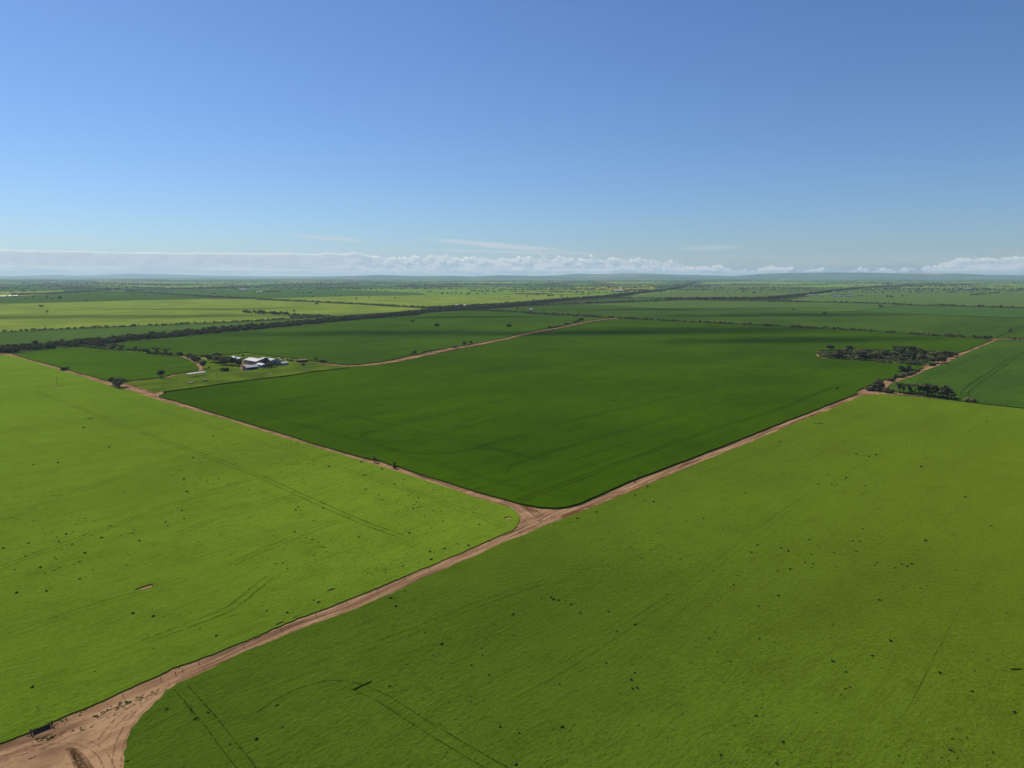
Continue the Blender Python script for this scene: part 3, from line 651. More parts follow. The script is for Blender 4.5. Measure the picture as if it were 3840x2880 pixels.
# ------------------------------------------------------------------ far hills
def hills(name, prof, Dr, Df, tag_mat, label, n=420, zmin=4.0):
    """prof: list of (screen x, screen y) of the skyline -> ridge at range Dr, foot at Df"""
    xs = [p[0] for p in prof]; ys = [p[1] for p in prof]
    rows = 13; v = []; 
    for i in range(n):
        sx_ = xs[0] + (xs[-1] - xs[0]) * i / (n - 1); sy_ = np.interp(sx_, xs, ys)
        tx = (sx_ - 1920) / FOC
        ztop = max(zmin, CAM_H + (Y0 - sy_) / FOC * Dr * 1.0)
        for j in range(rows):
            s = j / (rows - 3)                     # 0 foot .. 1 ridge, beyond = back slope
            d = Df + (Dr - Df) * s
            if s <= 1: hgt = ztop * (0.5 - 0.5 * math.cos(math.pi * s ** 0.9))
            else: hgt = ztop * max(0.0, 1 - (s - 1) * 4.5)
            x = tx * d; nz = mn.fractal(Vector((x * 0.0009, d * 0.0005, 2.0)), 0.9, 2.1, 5)
            hgt *= (1 + 0.14 * nz * math.sin(math.pi * min(s, 1)))
            v.append((x, d, hgt - (3 if j in (0, rows - 1) else 0)))
    f = np.array([(i * rows + j, (i + 1) * rows + j, (i + 1) * rows + j + 1, i * rows + j + 1) for i in range(n - 1) for j in range(rows - 1)])
    o = struct(mesh_np(name, np.array(v), f, tag_mat, smooth=True)); o['label'] = label
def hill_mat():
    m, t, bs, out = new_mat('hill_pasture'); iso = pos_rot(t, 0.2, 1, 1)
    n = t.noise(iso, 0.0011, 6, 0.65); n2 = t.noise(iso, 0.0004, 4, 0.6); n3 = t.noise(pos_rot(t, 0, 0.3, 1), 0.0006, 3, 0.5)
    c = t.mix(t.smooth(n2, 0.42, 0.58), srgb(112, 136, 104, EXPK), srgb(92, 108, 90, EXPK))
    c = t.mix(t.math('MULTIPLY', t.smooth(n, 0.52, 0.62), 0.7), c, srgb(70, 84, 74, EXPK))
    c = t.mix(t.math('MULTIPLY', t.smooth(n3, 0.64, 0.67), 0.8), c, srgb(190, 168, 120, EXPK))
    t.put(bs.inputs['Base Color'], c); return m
M_hill = hill_mat()
def prof(spec):
    out = []; tg = 'A'
    for w in spec.split():
        if ':' in w: tg, w = w.split(':')
        x, y = map(float, w.split(',')); out.append(px(tg, x, y))
    return out
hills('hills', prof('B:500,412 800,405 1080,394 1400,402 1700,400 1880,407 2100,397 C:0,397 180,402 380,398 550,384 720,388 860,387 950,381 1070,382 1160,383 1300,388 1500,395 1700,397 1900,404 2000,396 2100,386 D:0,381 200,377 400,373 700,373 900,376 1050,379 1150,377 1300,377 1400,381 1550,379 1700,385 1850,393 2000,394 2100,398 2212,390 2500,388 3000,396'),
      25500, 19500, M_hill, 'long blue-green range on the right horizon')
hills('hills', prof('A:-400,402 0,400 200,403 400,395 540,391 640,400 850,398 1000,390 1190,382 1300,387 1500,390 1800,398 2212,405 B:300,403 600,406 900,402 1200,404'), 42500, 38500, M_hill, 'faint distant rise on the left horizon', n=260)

# ------------------------------------------------------------------ trees
def quad_cloud(lobes, n, size, r, up=0.45, flat=0.5):
    """n leaf clumps as bent quads spread through the given ellipsoid lobes"""
    vol = [a * b * c for (_, _, _, a, b, c) in lobes]; tot = sum(vol)
    P = []
    for k in range(n):
        q = r.random() * tot; i = 0
        while q > vol[i] and i < len(lobes) - 1: q -= vol[i]; i += 1
        cx, cy, cz, a, b, c = lobes[i]
        d = Vector((r.gauss(0, 1), r.gauss(0, 1), r.gauss(0, 1))); d.normalize(); rad = r.random() ** 0.42
        p = Vector((cx + d.x * a * rad, cy + d.y * b * rad, cz + d.z * c * rad))
        nn = Vector((d.x + r.gauss(0, .5), d.y + r.gauss(0, .5), d.z + up + r.gauss(0, .5))); nn.normalize()
        t = nn.cross(Vector((r.gauss(0, 1), r.gauss(0, 1), r.gauss(0, 1)))); t.normalize(); b2 = nn.cross(t)
        s = size * r.uniform(0.6, 1.35); s2 = s * r.uniform(0.45, 0.9)
        for (u, w, l) in ((-1, -.6, -flat * .3), (1, -1, 0), (.8, 1, -flat * .3), (-.9, .7, 0)):
            P.append(tuple(p + t * (u * s * .5) + b2 * (w * s2 * .5) + nn * (l * s)))
    return np.array(P)
def quads_mesh(name, P, mat):
    me = bpy.data.meshes.new(name); n = len(P)
    me.vertices.add(n); me.vertices.foreach_set('co', P.astype(np.float32).ravel())
    me.loops.add(n); me.loops.foreach_set('vertex_index', np.arange(n, dtype=np.int32))
    me.polygons.add(n // 4); me.polygons.foreach_set('loop_start', np.arange(0, n, 4, dtype=np.int32)); me.polygons.foreach_set('loop_total', np.full(n // 4, 4, dtype=np.int32))
    me.update(calc_edges=True); me.materials.append(mat); return me
def limbs(segs, sides=6):
    """tapered limbs: list of (p0, r0, p1, r1)"""
    V = []; F = []
    for p0, r0, p1, r1 in segs:
        p0 = Vector(p0); p1 = Vector(p1); d = (p1 - p0).normalized(); t = d.orthogonal().normalized(); b = d.cross(t); base = len(V)
        for p, rr in ((p0, r0), (p1, r1)):
            for k in range(sides):
                a = k / sides * math.tau; V.append(tuple(p + (t * math.cos(a) + b * math.sin(a)) * rr))
        F += [(base + k, base + (k + 1) % sides, base + sides + (k + 1) % sides, base + sides + k) for k in range(sides)]
        F.append(tuple(base + k for k in range(sides))[::-1]); F.append(tuple(base + sides + k for k in range(sides)))
    return V, F
# each kind: lobes, height, limb endpoints
def make_kind(kind, seed):
    r = random.Random(seed); L = []; seg = []
    if kind == 'umbrella':
        H = 7.5
        for k in range(5):
            a = k / 5 * math.tau + r.uniform(-.4, .4); d = r.uniform(1.2, 2.9)
            L.append((math.cos(a) * d, math.sin(a) * d, H - r.uniform(0.9, 1.7), r.uniform(1.2, 1.9), r.uniform(1.2, 1.9), r.uniform(.45, .75)))
        L.append((0, 0, H - .9, 1.8, 1.8, .7)); L.append((r.uniform(-1, 1), 0, H - 3.2, 1.1, 1.1, .8))
    elif kind == 'round':
        H = 7.0
        for k in range(6):
            a = r.uniform(0, math.tau); d = r.uniform(.6, 1.7)
            L.append((math.cos(a) * d, math.sin(a) * d, r.uniform(3.0, 5.4), r.uniform(1.1, 1.7), r.uniform(1.1, 1.7), r.uniform(1.0, 1.5)))
        L.append((0, 0, 5.2, 1.6, 1.6, 1.4))
    elif kind == 'bush':
        H = 3.6
        for k in range(5):
            a = r.uniform(0, math.tau); d = r.uniform(.5, 1.7)
            L.append((math.cos(a) * d, math.sin(a) * d, r.uniform(1.0, 2.0), r.uniform(1.0, 1.6), r.uniform(1.0, 1.6), r.uniform(.9, 1.3)))
    elif kind == 'open':
        H = 8.5
        for k in range(8):
            a = r.uniform(0, math.tau); d = r.uniform(.8, 2.6)
            L.append((math.cos(a) * d, math.sin(a) * d, r.uniform(3.6, 7.8), r.uniform(.8, 1.35), r.uniform(.8, 1.35), r.uniform(.55, .9)))
    elif kind == 'wide':
        H = 6.5
        for k in range(9):
            a = r.uniform(0, math.tau); d = r.uniform(1.0, 4.2)
            L.append((math.cos(a) * d, math.sin(a) * d * .8, r.uniform(2.6, 5.6) - d * .3, r.uniform(1.2, 2.0), r.uniform(1.2, 2.0), r.uniform(.8, 1.2)))
    elif kind == 'narrow':
        H = 6.0
        for k in range(5): L.append((r.uniform(-.4, .4), r.uniform(-.4, .4), 1.6 + k * .95, 1.15 - k * .14, 1.15 - k * .14, .95))
    nstem = 1 if kind in ('round', 'narrow') else 2
    for s in range(nstem):
        bx, by = r.uniform(-.25, .25), r.uniform(-.25, .25); f = (r.uniform(-.4, .4), r.uniform(-.4, .4), H * .32)
        seg.append(((bx, by, -.1), .24, f, .17))
        for (cx, cy, cz, a, b, c) in L[s::nstem]: seg.append((f, .12, (cx, cy, cz), .04))
    return L, seg, H
KINDS = [('umbrella', 1), ('umbrella', 2), ('round', 3), ('round', 4), ('bush', 5), ('bush', 6), ('open', 7), ('open', 8), ('wide', 9), ('wide', 10), ('narrow', 11)]
VAR = []
for kn, sdv in KINDS:
    L, seg, H = make_kind(kn, sdv); r = random.Random(sdv * 17)
    n_hi = {'wide': 1000, 'bush': 480, 'narrow': 420}.get(kn, 700)
    hi = quads_mesh('crown', quad_cloud(L, n_hi, 0.85, r), M_leaf if sdv % 3 else M_leaf2)
    V, F = limbs(seg); tm = bpy.data.meshes.new('trunk'); tm.from_pydata(V, [], F); tm.materials.append(M_bark); tm.update()
    lo = quad_cloud(L, 84, 1.9, r); lo2 = quad_cloud(L, 24, 3.2, r); lo3 = quad_cloud(L, 7, 6.5, r)
    # trunk as two slim quads for the low-detail copies
    tq = np.array([(-.18, 0, 0), (.18, 0, 0), (.12, 0, H * .55), (-.12, 0, H * .55), (0, -.18, 0), (0, .18, 0), (0, .12, H * .55), (0, -.12, H * .55)], dtype=float)
    VAR.append(dict(kind=kn, hi=hi, trunk=tm, lo=np.vstack([lo, tq]), lo2=lo2, lo3=lo3, H=H))
BYK = {}
for i, v in enumerate(VAR): BYK.setdefault(v['kind'], []).append(i)
KIND_OF = {}
def one_tree(x, y, hgt, vi, label, cat='tree', group=None, name='tree', rz=None, r=rng, wide=1.0):
    v = VAR[vi]; s = hgt / v['H']
    rt = empty(name, x, y, 0.0, r.uniform(0, 6.28) if rz is None else rz); s *= (1.12 if v['kind'] == 'bush' else 1.34); wide *= (1.25 if v['kind'] == 'bush' else 1.14); rt.scale = (s * wide, s * wide, s)
    c = bpy.data.objects.new('crown', v['hi']); col.objects.link(c); c.parent = rt
    t = bpy.data.objects.new('trunk', v['trunk']); col.objects.link(t); t.parent = rt
    tag(rt, label, cat, group); KIND_OF[rt.name] = v['kind']; return rt
CAND = []          # every belt tree: x, y, height, variant, belt index
BELTS = []
def belt(spec, w, per_m, h, kinds, label, group, verge=True, gap=0.0, gscale=0.01, seed=0, pad=0.0, world_pts=None):
    r = random.Random(seed + 100); P = [Vector(p) for p in (world_pts or pts(spec))]; bi = len(BELTS)
    BELTS.append((label, group))
    for a, b in zip(P[:-1], P[1:]):
        L = (b - a).length; d = (b - a) / max(L, 1e-6); nn = side_far((a + b) / 2, d)
        n = int(L * per_m + r.random())
        for _ in range(n):
            q = a + d * r.uniform(0, L) + nn * (r.random() * w)
            if gap and mn.noise(Vector((q.x * gscale, q.y * gscale, seed * 3.1))) < gap - 0.5: continue
            k = r.choice(kinds); vi = r.choice(BYK[k]); hh = h * r.uniform(0.55, 1.15) * (0.75 if k == 'bush' else 1.0)
            CAND.append((q.x, q.y, hh, vi, bi))
    if verge and w > 0:
        Q = []; ln = len(P)
        for i, p in enumerate(P):
            d = (P[min(i + 1, ln - 1)] - P[max(i - 1, 0)]).normalized(); nn = side_far(p, d); Q.append((tuple(p - nn * (2 + pad)), tuple(p + nn * (w + 3 + pad))))
        vs = [(x, y, 0.03 + 0.002 * bi) for a, b in Q for x, y in (a, b)]
        f = []
        for i in range(ln - 1):
            q = [2 * i, 2 * i + 2, 2 * i + 3, 2 * i + 1]
            A, B, C = vs[q[0]], vs[q[1]], vs[q[2]]
            if (B[0] - A[0]) * (C[1] - A[1]) - (B[1] - A[1]) * (C[0] - A[0]) < 0: q = q[::-1]
            f.append(tuple(q))
        struct(mesh_np('verge', vs, f, M_verge))
MIX = ['round', 'bush', 'open', 'wide', 'bush', 'round', 'umbrella']; LOWMIX = ['bush', 'bush', 'round', 'wide']
belt('A:-900,1110 -100,1072 105,1068 300,1048 600,1018 920,990 1200,962 1600,925 2212,868 B:500,820 1000,772 1400,742 1500,718 1800,700 2212,672 C:500,612 900,582 1100,556 1400,522 1500,497 1560,470 1620,447',
     66, 1.5, 6.9, MIX, 'grey-green mallee tree in the wide belt that crosses from the left edge to the horizon', 'trees of the wide roadside belt', gap=0.12, gscale=0.02, seed=1)
belt('B:1540,690 1700,685 1900,672 2212,655 C:200,640', 90, 0.55, 6.8, ['round', 'wide', 'open'], 'tall dark tree in the thick clump where the belts meet', 'trees of the clump in the belt', verge=False, seed=2)
belt('A:-900,912 0,890 500,864 1000,844 1500,824 2212,792 B:300,772 600,758', 7, 0.26, 4.2, LOWMIX, 'low dark bush in the thin hedge beside the pale field at left', 'bushes of the left hedge', gap=0.15, seed=3)
belt('B:0,606 500,628 1000,655 1530,682', 10, 0.30, 5.5, MIX, 'small dark tree in the hedge between pale fields', 'trees of the hedge between pale fields', seed=4)
belt('A:1080,533 1300,553 1600,573 2212,602', 10, 0.28, 6.5, MIX, 'small dark tree in the hedge right of the far junction', 'trees of the far left hedge', seed=5)
belt('A:180,568 500,556 850,530 1000,526 1300,524 1600,518 2212,492 B:500,481 900,475', 60, 0.7, 7.5, ['round', 'wide'], 'dark tree in the far left belt', 'trees of the far left belt', seed=6)
belt('A:-600,480 0,488 280,488 500,498 700,508 950,515', 50, 0.5, 7, ['round', 'wide'], 'dark tree in the belt at the far left edge', 'trees at the far left edge', seed=7)
belt('A:-600,538 0,531 400,527 700,520', 15, 0.10, 6, MIX, 'small dark tree in the broken row at far left', 'broken row of trees at far left', gap=0.3, seed=8)
belt('B:1880,700 2212,716 C:300,736 600,750 900,768 1200,784 1500,803 1800,815 2212,836 D:500,862 1000,892 1500,924 1940,948', 8, 0.36, 4.9, ['bush', 'round', 'bush', 'open', 'round'], 'dark round bush in the long hedge behind the large dark field', 'bushes of the long hedge', gap=0.08, gscale=0.03, seed=9)
belt('D:2090,948 2212,952 2900,975', 8, 0.2, 4.5, LOWMIX, 'dark bush at the hedge end near the right edge', 'bushes near the right edge', seed=10)
belt('C:50,668 400,652 800,634 1200,620 1500,610 2212,620 D:0,624 500,630 1000,645 1500,660 2212,682 2900,700', 12, 0.2, 6.0, ['round', 'bush', 'umbrella', 'wide'], 'small dark tree in the far hedge right of centre', 'trees of the far right hedge', gap=0.12, gscale=0.006, seed=11)
belt('C:860,590 1100,594 1350,602 1600,608', 12, 0.10, 6.0, ['round', 'wide'], 'small tree in the short far row', 'trees of the short far row', seed=12)
belt('C:1300,606 1600,604 2212,602 D:0,600 200,586 400,563 600,535 800,512 1000,500 1400,484 1750,482', 60, 0.7, 8.0, ['round', 'wide'], 'dark tree in the curved belt at far right', 'trees of the curved far belt', seed=13)
for i, (sp_, w, d, h) in enumerate([('C:0,562 200,566 350,562', 60, .25, 7), ('C:320,545 590,547', 60, .22, 7), ('C:640,523 715,523', 60, .5, 8), ('C:985,532 1180,532', 60, .4, 9), ('C:1560,498 1700,500', 60, .2, 7),
        ('D:140,515 360,516', 60, .3, 8), ('B:1220,498 1500,503 1770,495', 90, .3, 8), ('B:1780,497 2212,500', 60, .1, 7), ('B:530,508 950,508', 60, .1, 7), ('C:655,472 860,474', 90, .25, 8), ('C:1960,519 2035,519', 50, .4, 8),
        ('C:1900,478 2212,480', 70, .25, 8), ('A:1100,478 1330,480 1760,478', 60, .3, 7), ('A:780,466 985,467', 60, .3, 8), ('B:0,478 200,478 900,470', 40, .14, 8), ('D:490,572 600,578 790,582', 120, .18, 7), ('D:1610,515 1750,516 1910,518', 80, .22, 8),
        ('A:2130,540 2212,542 B:190,542', 60, .25, 6), ('D:0,478 400,480', 60, .05, 7), ('B:0,448 600,452 1400,456 2212,452', 60, .06, 9), ('C:0,450 900,455', 60, .06, 9), ('C:300,540 590,545', 40, .1, 7),
        ('A:0,440 700,444 1500,446 2212,445', 50, .07, 9), ('C:860,560 1100,556', 40, .08, 7), ('D:600,452 1100,470', 60, .06, 8)]):
    belt(sp_, w if d > .1 else min(w, 14), d, h, ['round', 'wide'], 'dark tree in a small far-off wood', 'trees of the far-off woods', verge=False, seed=20 + i)
belt('A:2085,722 2212,731 B:240,742', 30, 0.30, 8.5, ['round', 'wide'], 'dark tree of the small wood round the white-roofed farm in the pale left field', 'trees of the small wood in the pale left field', verge=False, seed=50)
belt('B:250,736 420,744 620,756', 8, 0.25, 4.5, LOWMIX, 'low bush in the short hedge right of the small wood', 'bushes of the short hedge by the small wood', seed=51)
belt('A:60,562 150,566 240,566', 50, 0.2, 8.0, ['round', 'wide'], 'dark tree beside the left edge farm', 'trees beside the left edge farm', verge=False, seed=52)
belt('B:20,541 100,542 190,543', 45, 0.25, 8.0, ['round', 'wide'], 'dark tree beside the far white-roofed farm', 'trees beside the far white-roofed farm', verge=False, seed=53)
# rows too far to tell apart, along the section roads
rf = random.Random(5)
u1 = Vector((math.cos(ROAD_DIR), math.sin(ROAD_DIR))); u2 = Vector((-u1.y, u1.x))
for i in range(150):
    D = 4600 * (22000 / 4600) ** (rf.random() ** 0.8); xx = rf.uniform(-0.75, 0.8) * D; c = Vector((xx, D)); d = (u1 if rf.random() < .45 else u2)
    if rf.random() < .5: d = Vector((1, rf.uniform(-.15, .15))).normalized()
    L = rf.uniform(600, 4000)
    wp = [c - d * L / 2, c + d * L / 2]
    belt(None, rf.choice((6, 12, 30)), rf.uniform(.035, .09), 8.5, ['round', 'wide'], 'dark tree in a distant row', 'distant tree rows', verge=False, gap=0.12, gscale=0.003, seed=60 + i, world_pts=wp)
sc = random.Random(9)
BELTS.append(('small lone tree standing in the far paddocks', 'lone trees of the far paddocks')); lone = len(BELTS) - 1
for i in range(180):
    D = 3200 * (20000 / 3200) ** sc.random(); xx = sc.uniform(-.75, .8) * D
    if mn.noise(Vector((xx * .0006, D * .0006, 5))) < -0.05: continue
    CAND.append((xx, D, sc.uniform(5, 9), sc.choice(BYK['round'] + BYK['wide']), lone))

# -------- trees sighted one by one: spec x,y of the foot, height m, kind, label
def T(spec, h, kind, label, cat='tree', group=None, wide=1.0, i=0):
    x, y = pts(spec)[0]; return one_tree(x, y, h, BYK[kind][i % len(BYK[kind])], label, cat, group, 'tree' if cat == 'tree' else 'bush', wide=wide)
T('A:1030,1365', 8.6, 'wide', 'broad dark tree beside the dirt road at the paddock corner', i=0, wide=1.15)
T('A:975,1352', 7.0, 'round', 'rounder tree leaning against the broad dark tree at the paddock corner')
T('A:1395,1282', 6.8, 'round', 'lone dark tree standing on the edge of the small left field', wide=1.15)
T('A:562,1220', 4.6, 'bush', 'small dark bush on the roadside at far left', 'bush')
T('A:1758,1203', 8.0, 'round', 'tall tree at the bend of the farm track', i=1, wide=1.2)
T('A:1940,1225', 4.6, 'bush', 'round dark bush alone on the pasture left of the sheds', 'bush', wide=1.15)
T('Q:560,430', 3.4, 'open', 'small sparse bare-limbed tree on the left road', wide=.9)
T('Q:1470,715', 3.2, 'narrow', 'dark upright conifer-like bush on the left road', 'bush', wide=1.1)
T('B:1358,805', 6.5, 'wide', 'lone tree highest in the long dark field', wide=.8)
T('B:1562,852', 8.0, 'round', 'lone tree middle of the three in the long dark field', wide=1.3)
T('B:2180,853', 7.5, 'wide', 'lone broad tree rightmost of the three in the long dark field', i=1)
T('D:487,760', 12.0, 'umbrella', 'lone goblet-shaped tree in the olive field at right', wide=.95)
T('D:967,678', 10.0, 'wide', 'lone tree on the dark line between the right-hand fields', wide=.8)
T('D:220,695', 5.0, 'bush', 'tiny bush in the shaded field right of centre', 'bush')
T('D:2085,895', 7.8, 'wide', 'lone tree near the right edge behind the hedge', i=1)
T('D:1030,590', 10, 'round', 'left one of two small trees in the greyish far field', wide=1.2); T('D:1065,592', 11, 'wide', 'right one of two small trees in the greyish far field')
T('C:2092,560', 11, 'round', 'lone round tree in the far field right of the straight belt', wide=1.3)
T('A:352,674', 8.5, 'wide', 'upper lone tree in the pale left field', wide=.9); T('A:408,726', 7.5, 'open', 'lower lone sparse tree in the pale left field')
T('B:330,725', 7.5, 'umbrella', 'round-headed tree right of the far white-roofed farm'); T('B:530,652', 8.5, 'wide', 'lone tree below the hedge between pale fields', wide=.8)
for q, (x, y, h, k) in enumerate([(518, 608, 13, 'round'), (448, 603, 7, 'bush'), (408, 600, 13, 'open'), (287, 595, 9, 'round'), (222, 602, 6, 'bush'), (775, 575, 6, 'round'), (843, 584, 7, 'round'), (1145, 572, 10, 'open'), (1245, 580, 6, 'wide'), (1758, 545, 10, 'open'), (1848, 560, 9, 'wide'), (1905, 542, 8, 'wide'), (1178, 581, 5, 'bush'), (1350, 575, 5, 'bush')]):
    T('A:%d,%d' % (x, y), h, k, 'small lone tree dotted over the green field below the far left belt', group='lone trees of the far left field', i=q)
for q, (x, y, h, k) in enumerate([(362, 558, 9, 'round'), (412, 556, 12, 'open'), (458, 556, 10, 'round'), (480, 556, 9, 'round'), (690, 578, 9, 'umbrella'), (728, 580, 8, 'bush'), (912, 573, 10, 'umbrella'), (1047, 545, 10, 'open'), (1483, 556, 8, 'umbrella'), (1610, 568, 14, 'round'), (1655, 562, 10, 'round'), (1690, 562, 9, 'round'), (1728, 562, 11, 'umbrella'),
        (1770, 562, 10, 'wide'), (1840, 562, 11, 'wide'), (1825, 580, 8, 'umbrella'), (1910, 564, 8, 'wide'), (1985, 566, 8, 'wide'), (2042, 535, 9, 'umbrella'), (2182, 595, 8, 'umbrella'), (1778, 515, 12, 'round'), (1336, 542, 9, 'umbrella'), (865, 615, 9, 'umbrella'), (1200, 606, 8, 'umbrella'), (1440, 566, 7, 'wide'), (1545, 564, 7, 'wide'), (990, 524, 9, 'wide'), (770, 524, 9, 'round'), (490, 584, 6, 'bush')]):
    T('B:%d,%d' % (x, y), h, k, 'small lone tree in the pale and bluish fields beyond the hedge', group='lone trees of the far middle fields', i=q)
for q, (x, y, h, k) in enumerate([(315, 582, 10, 'wide'), (350, 582, 10, 'wide'), (430, 585, 9, 'wide'), (555, 562, 9, 'round'), (608, 566, 9, 'round'), (660, 570, 10, 'round'), (750, 560, 10, 'umbrella'), (50, 697, 7, 'round')]):
    T('C:%d,%d' % (x, y), h, k, 'small tree in the pale field left of the straight belt', group='lone trees left of the straight belt', i=q)
# row between the small field and the long field
for q, (x, y, h, k) in enumerate([(205, 358, 7.2, 'umbrella'), (130, 320, 4, 'bush'), (375, 372, 6.4, 'umbrella'), (300, 340, 3.4, 'bush'), (525, 355, 3.2, 'bush'), (580, 350, 2.6, 'bush'), (705, 402, 6.6, 'umbrella'), (790, 405, 4.6, 'round'), (650, 365, 3, 'bush'),
        (880, 428, 6.4, 'open'), (990, 430, 5.6, 'round'), (1060, 438, 4.2, 'bush'), (1125, 440, 3.8, 'bush'), (1225, 462, 8.2, 'umbrella'), (1300, 455, 4.2, 'open'), (1455, 482, 7.6, 'umbrella'), (1530, 460, 4.2, 'bush'), (1390, 450, 3.6, 'bush'), (1745, 512, 5, 'umbrella'), (1815, 522, 6, 'round'), (1195, 450, 4, 'bush')]):
    T('T:%d,%d' % (x, y), h, k, 'flat-topped tree or bush in the thin row behind the small left field', group='row behind the small left field', i=q)
for q, (x, y, h, k) in enumerate([(430, 225, 6.0, 'wide'), (500, 245, 6.4, 'round'), (560, 270, 6.6, 'wide'), (640, 320, 6.6, 'wide'), (720, 365, 7.0, 'wide'), (770, 380, 6.5, 'round'), (600, 300, 5.5, 'round')]):
    T('M:%d,%d' % (x, y), h, k, 'dark bushy tree in the row along the curving farm track', group='trees along the curving farm track', i=q, wide=.9)
for q, (x, y, h, k) in enumerate([(860, 150, 3, 'bush'), (930, 155, 3.2, 'bush'), (1010, 158, 3.6, 'bush'), (1100, 170, 3.6, 'bush'), (1180, 160, 3.2, 'bush'), (1120, 310, 4.5, 'round'), (1240, 350, 7, 'round'), (1330, 370, 7.5, 'wide'), (1420, 395, 7.5, 'round'), (1400, 160, 5, 'wide'), (1500, 170, 5, 'wide'),
        (1520, 370, 7, 'wide'), (1620, 430, 8, 'round'), (1720, 450, 8.5, 'round'), (1800, 460, 8, 'wide'), (1900, 470, 9, 'round'), (1980, 470, 8, 'round'), (1650, 330, 6, 'round'), (1560, 300, 6, 'wide'), (1760, 330, 6, 'round'), (2150, 500, 6.5, 'round'), (2200, 430, 6, 'round'), (1140, 550, 1.6, 'bush'), (1280, 250, 5, 'round')]):
    T('M:%d,%d' % (x, y), h, k, 'dark garden tree in the thicket left of the homestead sheds', group='homestead thicket', i=q)
for q, (x, y, h, k) in enumerate([(1180, 480, 8.0, 'round'), (1260, 520, 5.5, 'wide'), (1330, 540, 5.0, 'wide'), (1420, 500, 4.4, 'round'), (1120, 460, 6, 'round')]):
    T('R:%d,%d' % (x, y), h, k, 'dark tree between the big shed and the silo', group='trees between shed and silo', i=q)
for q, (x, y, h, k) in enumerate([(335, 105, 1.8, 'bush'), (415, 103, 1.6, 'bush'), (605, 100, 2.2, 'bush'), (490, 240, 3.6, 'round'), (1650, 265, 2.2, 'bush'), (2040, 285, 2.0, 'bush'), (1800, 320, 1.6, 'bush'), (1890, 340, 2.2, 'bush'), (1950, 335, 2, 'bush'), (400, 500, 5.2, 'round'), (330, 470, 5.5, 'round'), (260, 430, 5, 'wide'), (1130, 260, 2, 'bush'), (1500, 490, 2.2, 'bush')]):
    T('R:%d,%d' % (x, y), h, k, 'low bush near the homestead fence', 'bush', group='bushes round the homestead', i=q)
T('N:1140,108', 4.6, 'open', 'small sparse tree on the far side of the track right of the homestead'); T('N:1335,205', 5.6, 'wide', 'grey spreading tree beside the track right of the homestead', wide=.9)
T('N:765,240', 3.2, 'bush', 'round dark bush on the pasture right of the silo', 'bush', wide=.95); T('N:1535,188', 1.8, 'bush', 'tiny bush where the narrow track begins', 'bush')
for q, (x, y, h, k) in enumerate([(1370, 1087, 5.5, 'round'), (1340, 1085, 3, 'bush'), (1722, 1026, 4.6, 'bush'), (1798, 1010, 6.4, 'round'), (1858, 1000, 5.8, 'round'), (1838, 1004, 3, 'bush')]):
    T('B:%d,%d' % (x, y), h, k, 'dark bush on the verge of the pale crossing road', 'bush', group='bushes beside the crossing road', i=q)
_SH = -8
for q, (x, y, h, k) in enumerate([(325, 870, 6.4, 'wide'), (360, 862, 4, 'bush'), (385, 858, 4, 'bush'), (415, 850, 4, 'bush'), (465, 838, 6, 'wide'), (500, 832, 4, 'bush'), (548, 822, 6, 'wide'), (575, 815, 7, 'round'), (600, 810, 9, 'round'), (440, 845, 3, 'bush')]):
    T('C:%d,%d' % (x, y + _SH), h, k, 'dark bush beside the far end of the crossing road', 'bush', group='bushes at the far end of the crossing road', i=q)
for q, (x, y, h, k) in enumerate([(1115, 790, 3, 'bush')]): pass
